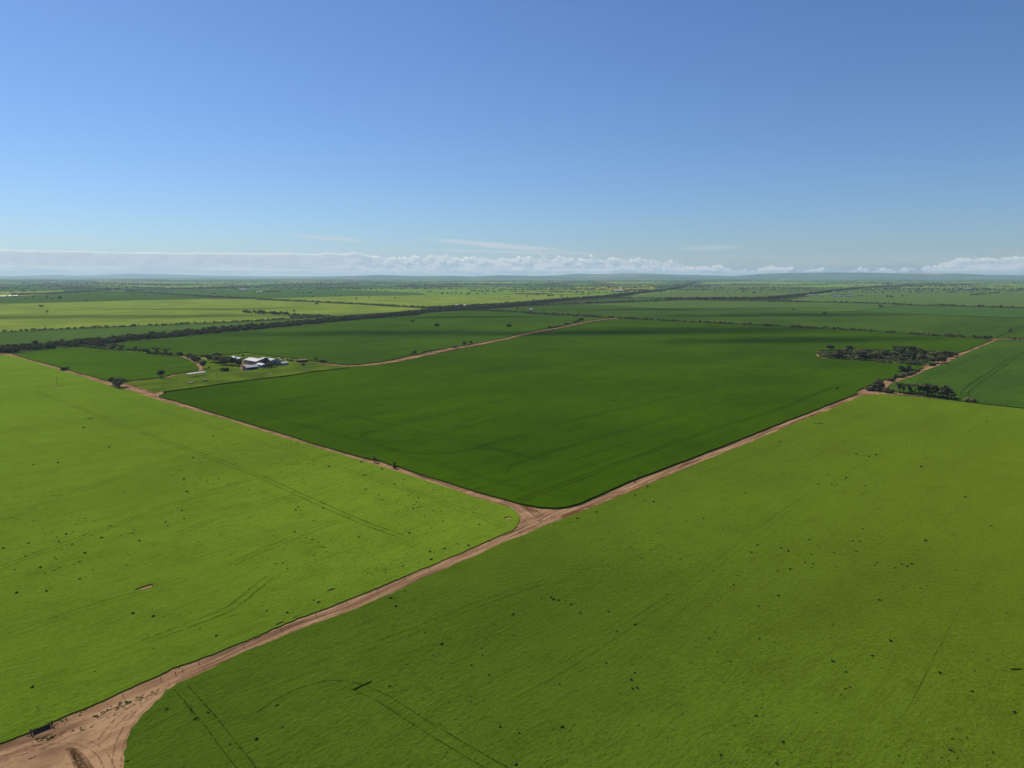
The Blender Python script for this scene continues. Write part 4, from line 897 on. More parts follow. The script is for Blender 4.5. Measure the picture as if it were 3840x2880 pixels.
# the grove at right and the bushes along its track
for q, (x, y, h, k) in enumerate([(285, 180, 7.5, 'round'), (130, 240, 4.5, 'wide'), (180, 215, 4.5, 'wide'), (220, 245, 5, 'wide'), (240, 275, 4.5, 'open'), (330, 290, 5.5, 'wide'), (390, 300, 7, 'wide'), (420, 240, 7, 'round'), (450, 220, 5.5, 'wide'), (520, 215, 6.5, 'round'), (575, 190, 7, 'round'),
        (520, 300, 3.5, 'open'), (610, 285, 6.5, 'round'), (650, 295, 4.5, 'wide'), (640, 215, 5, 'wide'), (690, 240, 7, 'wide'), (740, 250, 6.5, 'wide'), (700, 320, 5, 'wide'), (765, 322, 7.2, 'round'), (800, 230, 6, 'wide'), (830, 215, 5.5, 'wide'), (870, 325, 6.0, 'wide'), (890, 200, 4.5, 'bush'), (930, 290, 7.5, 'wide'), (980, 285, 6.5, 'round'),
        (1030, 300, 5, 'open'), (1010, 230, 5.5, 'wide'), (1070, 265, 5.5, 'round'), (1110, 200, 4, 'bush'), (1120, 262, 5, 'round'), (1180, 300, 3.6, 'bush'), (1190, 265, 4.6, 'round'), (1250, 210, 8, 'umbrella'), (1250, 260, 5.5, 'wide'), (1320, 235, 7.5, 'round'), (1390, 215, 8, 'umbrella'), (1355, 330, 4.5, 'round'), (1360, 290, 4.5, 'wide'), (1430, 290, 5.5, 'wide'), (1500, 215, 8.5, 'round'),
        (1520, 330, 8.5, 'narrow'), (1440, 380, 3.6, 'bush'), (1500, 385, 4.0, 'bush'), (1545, 388, 4.2, 'bush'), (1585, 392, 3, 'bush'), (1580, 220, 8, 'open'), (1650, 235, 7, 'open'), (1640, 310, 6.0, 'round'), (1670, 250, 6, 'round'), (1700, 300, 6.0, 'wide'), (1690, 350, 3, 'bush'), (1740, 320, 6, 'wide'), (1790, 325, 5.5, 'wide'), (1790, 400, 4.0, 'bush'),
        (1830, 360, 6, 'round'), (1880, 370, 7.6, 'wide'), (1950, 350, 6.5, 'round'), (1850, 270, 6.5, 'wide'), (1920, 265, 7, 'wide'), (1980, 270, 7, 'round'), (2040, 270, 7, 'wide'), (2100, 268, 6.5, 'wide'), (2030, 305, 5.5, 'round'), (1815, 235, 5, 'open'), (1240, 290, 2.4, 'bush'), (1360, 360, 2.5, 'bush'), (1640, 385, 2.5, 'bush'), (590, 330, 2, 'bush')]):
    T('W:%d,%d' % (x, y), h, k, 'grey-green mallee of the oval grove inside the large dark field', group='trees of the oval grove', i=q, wide=1.35)
gr_ = random.Random(4)
for q in range(34):
    T('W:%d,%d' % (gr_.uniform(330, 1950), gr_.uniform(225, 300)), gr_.uniform(3.0, 5.6), gr_.choice(('wide', 'round', 'bush')), 'grey-green mallee of the oval grove inside the large dark field', group='trees of the oval grove', i=q, wide=1.3)
for q, (x, y, h, k) in enumerate([(1340, 490, 6.0, 'round'), (1390, 488, 4.5, 'bush'), (1440, 490, 6.6, 'open'), (1480, 485, 4, 'bush'), (1400, 548, 3.4, 'bush'), (1450, 545, 4, 'bush'), (1490, 532, 3.6, 'bush'), (1530, 522, 4, 'bush'), (1585, 498, 3.6, 'bush'), (1310, 580, 3.8, 'bush'), (1360, 572, 4.2, 'bush'), (1250, 610, 5.2, 'narrow'), (1200, 632, 3.8, 'bush'), (1170, 632, 3.2, 'bush')]):
    T('W:%d,%d' % (x, y), h, k, 'dark bush on the verge of the tree-lined track', 'bush', group='bushes along the right track', i=q)
for q, (x, y, h, k) in enumerate([(80, 345, 3.8, 'bush'), (150, 350, 4.4, 'bush'), (240, 350, 8.4, 'round'), (290, 300, 7.5, 'round'), (350, 325, 5.4, 'round'), (270, 355, 5, 'bush'), (200, 345, 5, 'bush'), (410, 375, 5.2, 'bush'), (460, 385, 4.2, 'bush'), (520, 392, 4.2, 'bush')]):
    T('O:%d,%d' % (x, y), h, k, 'dark bush in the clump at the crossing of the right-hand tracks', 'bush', group='clump at the right-hand crossing', i=q)
for q, (x, y, h, k) in enumerate([(700, 395, 7.5, 'umbrella'), (780, 402, 7, 'umbrella'), (900, 412, 7.5, 'umbrella'), (960, 420, 4.8, 'open'), (1090, 440, 8.5, 'umbrella'), (1170, 445, 9, 'open'), (1240, 452, 9.5, 'open'), (1310, 462, 9, 'umbrella'), (1400, 475, 8.5, 'open'), (1480, 485, 8, 'round'), (1550, 492, 9.5, 'open'), (1610, 500, 8, 'round'), (1660, 505, 8.5, 'open'), (1720, 515, 6, 'wide'), (1280, 455, 6.5, 'round')]):
    T('O:%d,%d' % (x, y), h, k, 'spreading open-crowned tree in the row behind the right field', group='row of trees behind the right field', i=q)
T('O:1780,525', 2.4, 'bush', 'low bush at the end of the row behind the right field', 'bush'); T('O:2085,575', 4.4, 'bush', 'round bush alone on the track behind the right field', 'bush', wide=1.2)
# trees of the near belt corner
for q, (x, y, h, k) in enumerate([(715, 1012, 8, 'round'), (745, 1014, 8, 'round'), (790, 1018, 8.5, 'round'), (830, 1022, 8, 'wide'), (870, 1030, 7.5, 'round'), (900, 1030, 6.5, 'round'), (50, 1062, 5.5, 'round'), (985, 1040, 7.5, 'umbrella'), (1050, 1045, 6.5, 'umbrella')]):
    T('A:%d,%d' % (x, y), h, k, 'tall dark tree at the near corner of the wide belt', group='corner of the wide belt', i=q)

BELTS.append(('low scrub filling the floor of the oval grove', 'scrub on the floor of the oval grove')); _su = random.Random(12)
for i in range(210):
    yy = _su.uniform(205, 372); x0 = 130 + max(0, yy - 290) * 13; x1 = 2080 - max(0, yy - 270) * 4.2; x_, y_ = g('W', _su.uniform(x0, max(x0 + 10, x1)), yy)
    CAND.append((x_, y_, _su.uniform(1.8, 3.6), _su.choice(BYK['bush'] + BYK['wide']), len(BELTS) - 1))
n_single = len([o for o in col.objects if o.type == 'EMPTY'])
print('sighted trees', n_single)
# the largest of the belt trees stand alone; the others are joined belt by belt
CAND.sort(key=lambda c: -c[2] / math.hypot(c[0], c[1]))
inview = lambda c: abs(c[0]) < 0.72 * c[1]
CAND = [c for c in CAND if c[1] > 0 and abs(c[0]) < 1.0 * c[1] + 60]
left_n = 300 - n_single
rest = []
for c in CAND:
    if left_n > 0 and inview(c):
        lab, grp = BELTS[c[4]]
        one_tree(c[0], c[1], c[2], c[3], lab, 'bush' if VAR[c[3]]['kind'] == 'bush' else 'tree', grp, 'bush' if VAR[c[3]]['kind'] == 'bush' else 'tree'); left_n -= 1
    else: rest.append(c)
rr = np.random.RandomState(3)
def join_trees(name, items, label, mat=None):
    by = {}
    for c in items: by.setdefault((c[3], int(math.hypot(c[0], c[1]) > 3200) + int(math.hypot(c[0], c[1]) > 6500)), []).append(c)
    parts_ = []
    for (vi, far), cs in by.items():
        P = VAR[vi][('lo', 'lo2', 'lo3')[far]]; A = np.array([(c[0], c[1], c[2]) for c in cs]); n = len(A)
        s = (A[:, 2] / VAR[vi]['H'])[:, None] * 1.2; th = rr.uniform(0, 6.28, n)[:, None]
        X = (P[None, :, 0] * np.cos(th) - P[None, :, 1] * np.sin(th)) * s + A[:, 0:1]
        Y = (P[None, :, 0] * np.sin(th) + P[None, :, 1] * np.cos(th)) * s + A[:, 1:2]
        Z = P[None, :, 2] * s
        parts_.append(np.stack([X, Y, Z], -1).reshape(-1, 3))
    P = np.vstack(parts_); me = quads_mesh(name, P, mat or M_leaf)
    o = bpy.data.objects.new(name, me); col.objects.link(o); stuff(o, label, 'trees'); return len(P) // 4
groups = {}
for c in rest: groups.setdefault(BELTS[c[4]][1], []).append(c)
tot = 0
for gname, cs in groups.items():
    o_n = join_trees('tree_belt', cs, ('crowded ' + gname)[:110]); tot += o_n
print('belt trees', len(rest), 'quads', tot)

# ------------------------------------------------------------------ buildings
def box_np(V, F, x0, x1, y0, y1, z0, z1):
    b = len(V); V += [(x0, y0, z0), (x1, y0, z0), (x1, y1, z0), (x0, y1, z0), (x0, y0, z1), (x1, y0, z1), (x1, y1, z1), (x0, y1, z1)]
    F += [(b, b + 3, b + 2, b + 1), (b + 4, b + 5, b + 6, b + 7), (b, b + 1, b + 5, b + 4), (b + 1, b + 2, b + 6, b + 5), (b + 2, b + 3, b + 7, b + 6), (b + 3, b, b + 4, b + 7)]
def box(name, dims, mat, parent):
    V = []; F = []; box_np(V, F, *dims); return mesh_np(name, V, F, mat, parent)
def shed(p1, p2, width, wall_h, rise, roof_m, wall_m, label, side='far', form='gable', openings=(), overhang=0.4, cat='shed', name='shed', group=None, hip=False):
    """p1-p2: the sighted eave or wall line; the building extends 'width' to the far or near side. Local x runs along it."""
    a = Vector(p1); b = Vector(p2); d = (b - a); L = d.length; d.normalize(); nn = side_far((a + b) / 2, d)
    if side == 'near': nn = -nn
    if d.x * nn.y - d.y * nn.x < 0: a, b = b, a; d = -d
    rt = empty(name, a.x, a.y, 0, math.atan2(d.y, d.x)); W = width; H = wall_h; R_ = wall_h + rise; t = 0.12; o = overhang
    ym = W / 2
    if form == 'gable':
        if hip: V = [(0, 0, 0), (L, 0, 0), (L, W, 0), (0, W, 0), (0, 0, H), (L, 0, H), (L, W, H), (0, W, H)]; F = [(0, 1, 5, 4), (1, 2, 6, 5), (2, 3, 7, 6), (3, 0, 4, 7)]
        else:
            V = [(0, 0, 0), (L, 0, 0), (L, W, 0), (0, W, 0), (0, 0, H), (L, 0, H), (L, W, H), (0, W, H), (0, ym, R_), (L, ym, R_)]
            F = [(0, 1, 5, 4), (2, 3, 7, 6), (1, 2, 6, 9, 5), (3, 0, 4, 8, 7)]
        mesh_np('wall', V, F, wall_m, rt)
        hx = ym if hip else -o
        e = 0.05; dz = rise / ym * o
        for s in (0, 1):
            y0, y1 = (-o, ym) if s == 0 else (W + o, ym)
            P = [(-o, y0, H - dz + e), (L + o, y0, H - dz + e), (L - hx, y1, R_ + e), (hx, y1, R_ + e)]
            Q = [(x, y, z + t) for x, y, z in P]
            F = [(0, 3, 2, 1), (4, 5, 6, 7), (0, 1, 5, 4), (1, 2, 6, 5), (2, 3, 7, 6), (3, 0, 4, 7)]
            if s: F = [f[::-1] for f in F]
            mesh_np('roof', P + Q, F, roof_m, rt)
        if hip:
            for s in (0, 1):
                x0 = -o if s == 0 else L + o; x1 = ym if s == 0 else L - ym
                P = [(x0, -o, H - dz + e), (x0, W + o, H - dz + e), (x1, ym, R_ + e)]; Q = [(x, y, z + t) for x, y, z in P]
                mesh_np('roof', P + Q, [(0, 1, 2), (5, 4, 3), (0, 3, 4, 1), (1, 4, 5, 2), (2, 5, 3, 0)], roof_m, rt)
    else:  # skillion: low at y=0, high at y=W
        V = [(0, 0, 0), (L, 0, 0), (L, W, 0), (0, W, 0), (0, 0, H), (L, 0, H), (L, W, R_), (0, W, R_)]
        mesh_np('wall', V, [(0, 1, 5, 4), (1, 2, 6, 5), (2, 3, 7, 6), (3, 0, 4, 7)], wall_m, rt)
        dz = rise / W * o; P = [(-o, -o, H - dz + .05), (L + o, -o, H - dz + .05), (L + o, W + o, R_ + dz + .05), (-o, W + o, R_ + dz + .05)]; Q = [(x, y, z + t) for x, y, z in P]
        mesh_np('roof', P + Q, [(0, 3, 2, 1), (4, 5, 6, 7), (0, 1, 5, 4), (1, 2, 6, 5), (2, 3, 7, 6), (3, 0, 4, 7)], roof_m, rt)
    for (kind, face, u0, u1, z0, z1) in openings:      # face: f(ront y=0) b(ack) l r
        nm = {'d': 'door', 'w': 'window', 'o': 'opening'}[kind]; m = {'d': M_roof_grey, 'w': M_glass, 'o': M_opening}[kind]; k = .03
        if face == 'f': box(nm, (u0 * L, u1 * L, -k, .01, z0, z1), m, rt)
        elif face == 'b': box(nm, (u0 * L, u1 * L, W - .01, W + k, z0, z1), m, rt)
        elif face == 'l': box(nm, (-k, .01, u0 * W, u1 * W, z0, z1), m, rt)
        else: box(nm, (L - .01, L + k, u0 * W, u1 * W, z0, z1), m, rt)
    tag(rt, label, cat, group); return rt
def e(spec, z=0): return pts(spec, z)[0]
shed(e('R:522,306', 5.2), e('R:872,362', 5.2), 15.5, 5.2, 2.3, M_roof_cream, M_wall, 'largest homestead shed with a cream gable roof and grey iron walls', openings=[('o', 'f', .60, .64, 0, 4.2), ('d', 'f', .1, .3, 0, 3.8)])
_q1 = Vector(e('R:872,362', 5.2)); _q0 = Vector(e('R:522,306', 5.2)); _d = (_q1 - _q0).normalized(); _n = side_far((_q0 + _q1) / 2, _d)
shed(tuple(_q0 + _n * 16.6 + _d * 6.0), tuple(_q1 + _n * 16.6 + _d * 6.0), 12, 5.4, 1.6, M_roof_grey, M_wall, 'grey-roofed shed joined to the back of the largest homestead shed')
shed(e('R:592,545', 3.0), e('R:940,502', 3.0), 8.2, 3.0, 1.9, M_roof_white, M_wall, 'long white-roofed shed at the front of the homestead', openings=[('o', 'f', .05, .9, 0.1, 2.2)])
shed(e('R:876,438', 3.2), e('R:1050,468', 3.2), 7.0, 3.2, 1.4, M_roof_grey, M_wall, 'small grey-roofed shed beside the long white-roofed one', openings=[('o', 'f', .82, .95, 0, 2.4)])
shed(e('R:1650,417', 2.6), e('R:1830,392', 2.6), 6.4, 2.6, 1.4, M_roof_cream, M_wall, 'small cream-roofed shed next to the silo', openings=[('d', 'f', .4, .6, 0, 2.1)])
shed(e('M:1760,205', 2.9), e('M:2010,222', 2.9), 11, 2.9, 2.4, M_roof_grey, M_brick, 'farmhouse with a pale hipped roof half hidden by trees', cat='house', name='farmhouse', hip=True, openings=[('w', 'f', .15, .25, 1, 2.2), ('d', 'f', .45, .52, 0, 2.1), ('w', 'f', .7, .8, 1, 2.2)])
shed(e('M:2020,215', 2.5), e('M:2180,232', 2.5), 5, 2.5, 1.0, M_roof_grey, M_brick, 'low pale-roofed outbuilding right of the farmhouse')
shed(e('N:620,95', 2.6), e('N:905,72', 2.6), 5.5, 2.6, .5, M_rust, M_opening, 'dark open-fronted machinery shed with a rusty roof', form='skillion', openings=[('o', 'f', .05, .95, 0.05, 2.3)])
shed(e('R:480,340', 2.2), e('R:530,348', 2.2), 3.0, 2.2, .3, M_roof_white, M_wall, 'tiny white-roofed lean-to left of the largest shed', form='skillion')
# silo
def lathe(name, prof_, mat, parent, n=20):
    V = []; F = []
    for z, r_ in prof_:
        for k in range(n): V.append((math.cos(k / n * math.tau) * r_, math.sin(k / n * math.tau) * r_, z))
    for j in range(len(prof_) - 1):
        for k in range(n): F.append((j * n + k, j * n + (k + 1) % n, (j + 1) * n + (k + 1) % n, (j + 1) * n + k))
    F.append(tuple(range(n))[::-1]); F.append(tuple((len(prof_) - 1) * n + k for k in range(n)))
    return mesh_np(name, V, F, mat, parent)
x, y = pts('R:1600,410')[0]; si = empty('silo', x, y); tag(si, 'small round grain silo with a white conical cap', 'silo')
lathe('drum', [(0.6, 1.7), (1.5, 1.76), (1.55, 1.72), (2.7, 1.76), (2.75, 1.72), (4.0, 1.76)], M_wall, si); lathe('cap', [(4.02, 1.9), (4.12, 1.9), (5.0, .35), (5.2, .3)], M_roof_white, si)
V = []; F = []
for sx_ in (-1, 1):
    for sy_ in (-1, 1): box_np(V, F, sx_ * 1.1 - .08, sx_ * 1.1 + .08, sy_ * 1.1 - .08, sy_ * 1.1 + .08, 0, .6)
mesh_np('legs', V, F, M_timber, si)
# long open shelter
pa = Vector(e('M:430,760', 3.4)); pb = Vector(e('M:1000,690', 3.4)); d = pb - pa; L = d.length; rt = empty('open_shelter', pa.x, pa.y, 0, math.atan2(d.y, d.x)); tag(rt, 'long open-sided shelter with a bright white roof on thin posts', 'shelter')
P = [(-.8, -1.6, 3.35), (L + .8, -1.6, 3.35), (L + .8, 3.0, 3.75), (-.8, 3.0, 3.75)]; Q = [(a, b, c + .1) for a, b, c in P]
mesh_np('roof', P + Q, [(0, 3, 2, 1), (4, 5, 6, 7), (0, 1, 5, 4), (1, 2, 6, 5), (2, 3, 7, 6), (3, 0, 4, 7)], M_roof_white, rt)
for k in range(6):
    for yy, hh in ((-1.2, 3.33), (2.6, 3.66)): box('post', (k * L / 5 - .09, k * L / 5 + .09, yy - .09, yy + .09, 0, hh), M_timber, rt)
box('beam', (0, L, -1.28, -1.12, 3.1, 3.3), M_tan, rt)
# feed trough / scrap under the shelter
def hut(spec, lx, ly, h, label):
    x, y = pts(spec)[0]; rt = empty('field_hut', x, y, 0, 0.3); tag(rt, label, 'hut')
    V = []; F = []; box_np(V, F, -lx / 2, lx / 2, -ly / 2, ly / 2, 0, h); mesh_np('wall', V, F, M_timber, rt)
    P = [(-lx / 2 - .2, -ly / 2 - .2, h + .02), (lx / 2 + .2, -ly / 2 - .2, h + .02), (lx / 2 + .2, ly / 2 + .2, h + .02), (-lx / 2 - .2, ly / 2 + .2, h + .02)]
    m = [(-lx / 4, 0, h + .45), (lx / 4, 0, h + .45)]
    mesh_np('roof', P + m, [(0, 1, 5, 4), (1, 2, 5), (2, 3, 4, 5), (3, 0, 4), (0, 3, 2, 1)], M_tan, rt)
hut('M:1010,985', 4.0, 3.0, 1.25, 'tan-roofed low hut nearer the long open shelter'); hut('M:520,1080', 4.2, 2.8, .9, 'tan-roofed low hut nearest the field corner'); hut('N:860,370', 3.0, 2.4, .8, 'tan-roofed low hut below the round bush')
def scrap(spec, lx, ly, h, label, mats, n, seed, name='scrap_heap'):
    r = random.Random(seed); x, y = pts(spec)[0]; rt = empty(name, x, y, 0, r.uniform(-.2, .2)); tag(rt, label, 'scrap heap')
    for k in range(n):
        a, b = r.uniform(-lx / 2, lx / 2), r.uniform(-ly / 2, ly / 2); s1, s2 = r.uniform(.4, 1.1), r.uniform(.3, .8); hh = r.uniform(.4, 1) * h
        V = [(a - s1, b - s2, 0), (a + s1, b - s2 * .7, 0), (a + s1 * .8, b + s2, 0), (a - s1 * .9, b + s2, 0), (a - s1 * .7, b - s2 * .6, hh), (a + s1 * .8, b - s2 * .5, hh * .8), (a + s1 * .6, b + s2 * .7, hh * .9), (a - s1 * .6, b + s2 * .8, hh * .7)]
        mesh_np('piece', V, [(0, 3, 2, 1), (4, 5, 6, 7), (0, 1, 5, 4), (1, 2, 6, 5), (2, 3, 7, 6), (3, 0, 4, 7)], mats[k % len(mats)], rt)
scrap('M:650,870', 8, 2.2, .8, 'dark heap lying under the long open shelter', [M_timber, M_opening, M_wall], 12, 1)
scrap('M:1480,795', 7, 1.8, .8, 'scattered pale and dark scrap on the pasture', [M_timber, M_concrete, M_rust], 10, 2)
scrap('R:1420,545', 6, 2.0, .5, 'pale concrete slabs beside the homestead trees', [M_concrete, M_concrete, M_timber], 6, 3)
scrap('R:560,625', 9, 2.0, 1.0, 'dark pens and scrap in front of the long white-roofed shed', [M_timber, M_wall, M_rust], 12, 4)
scrap('R:1290,725', 2.2, 1.0, .5, 'pale trough on the open pasture', [M_concrete], 2, 5, 'water_trough')
scrap('B:1500,1066', 22, 4, 1.3, 'machinery and scrap parked on the road verge bay', [M_rust, M_opening, M_concrete, M_timber], 18, 6)
scrap('R:710,888', .8, .8, .7, 'pale stone in the pasture fence line', [M_concrete], 1, 7, 'stone')
scrap('R:450,430', 9, 4, .6, 'rusty iron heap behind the long white-roofed shed', [M_rust, M_rust, M_timber], 8, 8)
# far farm buildings: sighted left/right ends of the eave, height
def farshed(spec1, spec2, w, h, rise, mat, label, group=None, side='far'):
    shed(e(spec1, h), e(spec2, h), w, h, rise, mat, M_wall, label, group=group, side=side, overhang=.5)
farshed('A:2064,518', 'A:2128,518', 30, 8, 3.5, M_roof_white, 'big far shed with a bright white roof in the bluish field')
farshed('B:0,538', 'B:20,538', 15, 4, 3, M_roof_white, 'small white shed right of the big far white-roofed shed'); farshed('B:30,537', 'B:52,537', 15, 4, 3.5, M_roof_white, 'farthest right white shed of the far white-roofed farm')
farshed('B:143,727', 'B:203,727', 10, 3, 2.0, M_roof_white, 'white-roofed shed among trees in the pale left field'); farshed('B:50,710', 'B:72,710', 8, 4, 2, M_roof_grey, 'grey roof showing between trees in the pale left field')
farshed('A:0,578', 'A:48,578', 16, 4, 3, M_roof_white, 'white-roofed shed at the left edge of the picture'); farshed('A:70,576', 'A:95,576', 14, 4, 3, M_roof_grey, 'grey-roofed shed of the left edge farm'); farshed('A:110,574', 'A:152,574', 16, 5, 3, M_roof_white, 'rightmost white shed of the left edge farm')
farshed('B:1724,655', 'B:1745,655', 12, 6, 3, M_roof_white, 'white gable in the belt clump'); farshed('B:1775,656', 'B:1815,658', 14, 5, 2.5, M_roof_cream, 'cream roof right of the white gable in the belt clump')
farshed('C:150,692', 'C:178,692', 12, 4, 2, M_roof_white, 'white shed beside two trees left of the shaded field')
farshed('C:870,524', 'C:960,527', 30, 7, 3, M_roof_white, 'long white-roofed shed beside the yellow field'); farshed('C:1745,494', 'C:1770,494', 20, 6, 3, M_roof_white, 'tiny white shed beyond the straight belt')
for q, (a, b, yy) in enumerate([(565, 600, 577), (605, 640, 576), (662, 735, 576), (560, 590, 541), (703, 730, 543), (345, 370, 566), (380, 440, 565)]):
    farshed('D:%d,%d' % (a, yy), 'D:%d,%d' % (b, yy), 14, 4, 2, M_roof_white if q % 2 else M_roof_grey, 'pale roof of the farm among trees at far right', 'roofs of the far right farm')
for q, (tg_, a, b, yy) in enumerate([('D', 1690, 1725, 484), ('D', 1625, 1640, 510), ('D', 1680, 1760, 512), ('A', 430, 490, 457), ('A', 1215, 1245, 496), ('B', 1060, 1100, 482), ('B', 1160, 1230, 484), ('B', 885, 920, 468), ('A', 965, 972, 520), ('D', 2045, 2060, 455), ('B', 960, 985, 467), ('A', 500, 520, 457)]):
    farshed('%s:%d,%d' % (tg_, a, yy), '%s:%d,%d' % (tg_, b, yy), 20, 6, 2.5, M_roof_white, 'tiny pale farm roof in the far distance', 'far farm roofs')

# ------------------------------------------------------------------ fences, gate, poles
def fence(specs, h, label, dead=None):
    P = [Vector(p) for p in pts(specs)]; rt = empty('wire_fence', P[0].x, P[0].y); tag(rt, label, 'fence')
    V, F = limbs([((0, 0, -.1), .085, (0, 0, h), .075)], 7); pm = bpy.data.meshes.new('post'); pm.from_pydata(V, [], F); pm.materials.append(M_timber)
    for p in P:
        o = bpy.data.objects.new('post', pm); col.objects.link(o); o.parent = rt; o.location = (p.x - P[0].x, p.y - P[0].y, 0); o.rotation_euler = (rng.gauss(0, .02), rng.gauss(0, .02), rng.uniform(0, 6)); o.scale = (rng.uniform(.9, 1.15),) * 2 + (rng.uniform(.85, 1.1),)
    segs = []
    for z in (.35, .65, .95, 1.15):
        for a, b in zip(P[:-1], P[1:]):
            segs.append(((a.x - P[0].x, a.y - P[0].y, z), .006, (b.x - P[0].x, b.y - P[0].y, z), .006))
    V, F = limbs(segs, 3); w = mesh_np('wire', V, F, M_wire, rt)
fence('I:1065,1055 1392,915 1520,862 1578,832 1722,770 2105,622 J:218,482 522,362 787,246 1048,148 1288,38 F:1502,1612 1905,1442 G:62,1290', 1.45, 'thin post and wire fence beside the straight dirt road, near part')
fence('G:366,1156 590,1062 802,972 1000,905 1172,818 1345,750 1500,692 1650,625 1785,572 1915,515 2140,432 H:80,375', 1.4, 'thin post and wire fence beside the straight dirt road, beyond the junction')
fence('G:217,1112 F:2145,1018 1892,942 1650,866 1433,800 F:1040,690 848,628 681,578 516,530 368,490 236,446 100,408 E:2088,340 1972,305 1842,268 1712,232 1585,190 1500,165 1345,115', 1.4, 'thin post and wire fence along the road to the left')
def post_thing(spec, h, r0, label, tilt=0.0):
    x, y = pts(spec)[0]; V, F = limbs([((0, 0, -.1), r0, (0, 0, h), r0 * .85)], 9); o = mesh_np('post', V, F, M_timber); o.location = (x, y, 0); o.rotation_euler = (0, tilt, 0); tag(o, label, 'post'); return o
post_thing('I:645,1583', 1.7, .13, 'lone wooden post in the dark patch of earth, bottom left')
# gate with its two posts
pa = Vector(e('P:200,1400')); pb = Vector(e('P:1130,1025')); d = pb - pa; L = d.length; rt = empty('farm_gate', pa.x, pa.y, 0, math.atan2(d.y, d.x)); tag(rt, 'dark slatted farm gate between two posts beside the left crop, bottom left', 'gate')
for k, q in enumerate((0, L)):
    V, F = limbs([((q, 0, -.1), .17, (q, 0, 1.75), .15)], 9); mesh_np('post', V, F, M_timber, rt)
V, F = limbs([((-.9, -.1, .05), .09, (-.05, 0, 1.0), .08)], 7); mesh_np('brace', V, F, M_timber, rt)
V, F = limbs([((L + .8, -.1, .05), .09, (L + .05, 0, 1.0), .08)], 7); mesh_np('brace', V, F, M_timber, rt)
M_gate = plain_mat('blackened_timber', (0.022, 0.016, 0.013), 0.95, 0, 0.4, 4.0)
for k in range(5): box('rail', (.35, L - .3, -.05, .05, .12 + k * .2, .12 + k * .2 + .15), M_gate, rt)
for q in (.35, L / 2, L - .42): box('stile', (q, q + .12, -.09, -.052, .08, 1.15), M_timber, rt)
box('sill', (.1, L - .1, -.9, -.5, 0.05, .22), M_timber, rt)
# stay pole with lean on the right-hand road (short pole with a pale tip)
x, y = pts('G:1067,858')[0]; rt = empty('leaning_pole', x, y); tag(rt, 'dark leaning pole with a pale rod on top beside the right-hand road', 'pole')
V, F = limbs([((0, 0, -.1), .28, (-.15, .05, 1.0), .2), ((-.15, .05, .98), .2, (-.25, .1, 2.4), .14)], 9); mesh_np('pole', V, F, M_timber, rt)
V, F = limbs([((-.25, .1, 2.4), .05, (-.55, .1, 4.6), .04)], 6); mesh_np('rod', V, F, M_concrete, rt)
V, F = limbs([((-.5, .3, .1), .12, (-.25, .1, 1.9), .08)], 7); mesh_np('stay', V, F, M_timber, rt)
def power_pole(spec, h, label):
    x, y = pts(spec)[0]; rt = empty('power_pole', x, y, 0, CROSS_DIR + math.pi / 2); tag(rt, label, 'power pole', None)
    V, F = limbs([((0, 0, -.1), .19, (0, 0, h), .13)], 9); mesh_np('pole', V, F, M_timber, rt)
    box('cross_arm', (-.9, .9, -.07, .07, h - .45, h - .3), M_timber, rt)
    for k in (-.75, 0, .75): box('insulator', (k - .05, k + .05, -.05, .05, h - .298, h - .1), M_concrete, rt)
power_pole('A:496,1355', 9.5, 'power pole standing in the bright left field'); power_pole('B:1398,1002', 9.5, 'power pole in the long dark field'); power_pole('C:66,912', 9.5, 'power pole near the far end of the crossing road')
power_pole('B:903,696', 9.5, 'power pole in the pale field beyond the wide belt'); power_pole('C:1098,712', 9.5, 'power pole in the cloud-shaded field')
sheet('bare_earth', blob('A', 495, 1354, 4.5, 4.0, HC + .02, seed=40), HC + .25, M_soil, 'trampled earth round the pole in the left field')

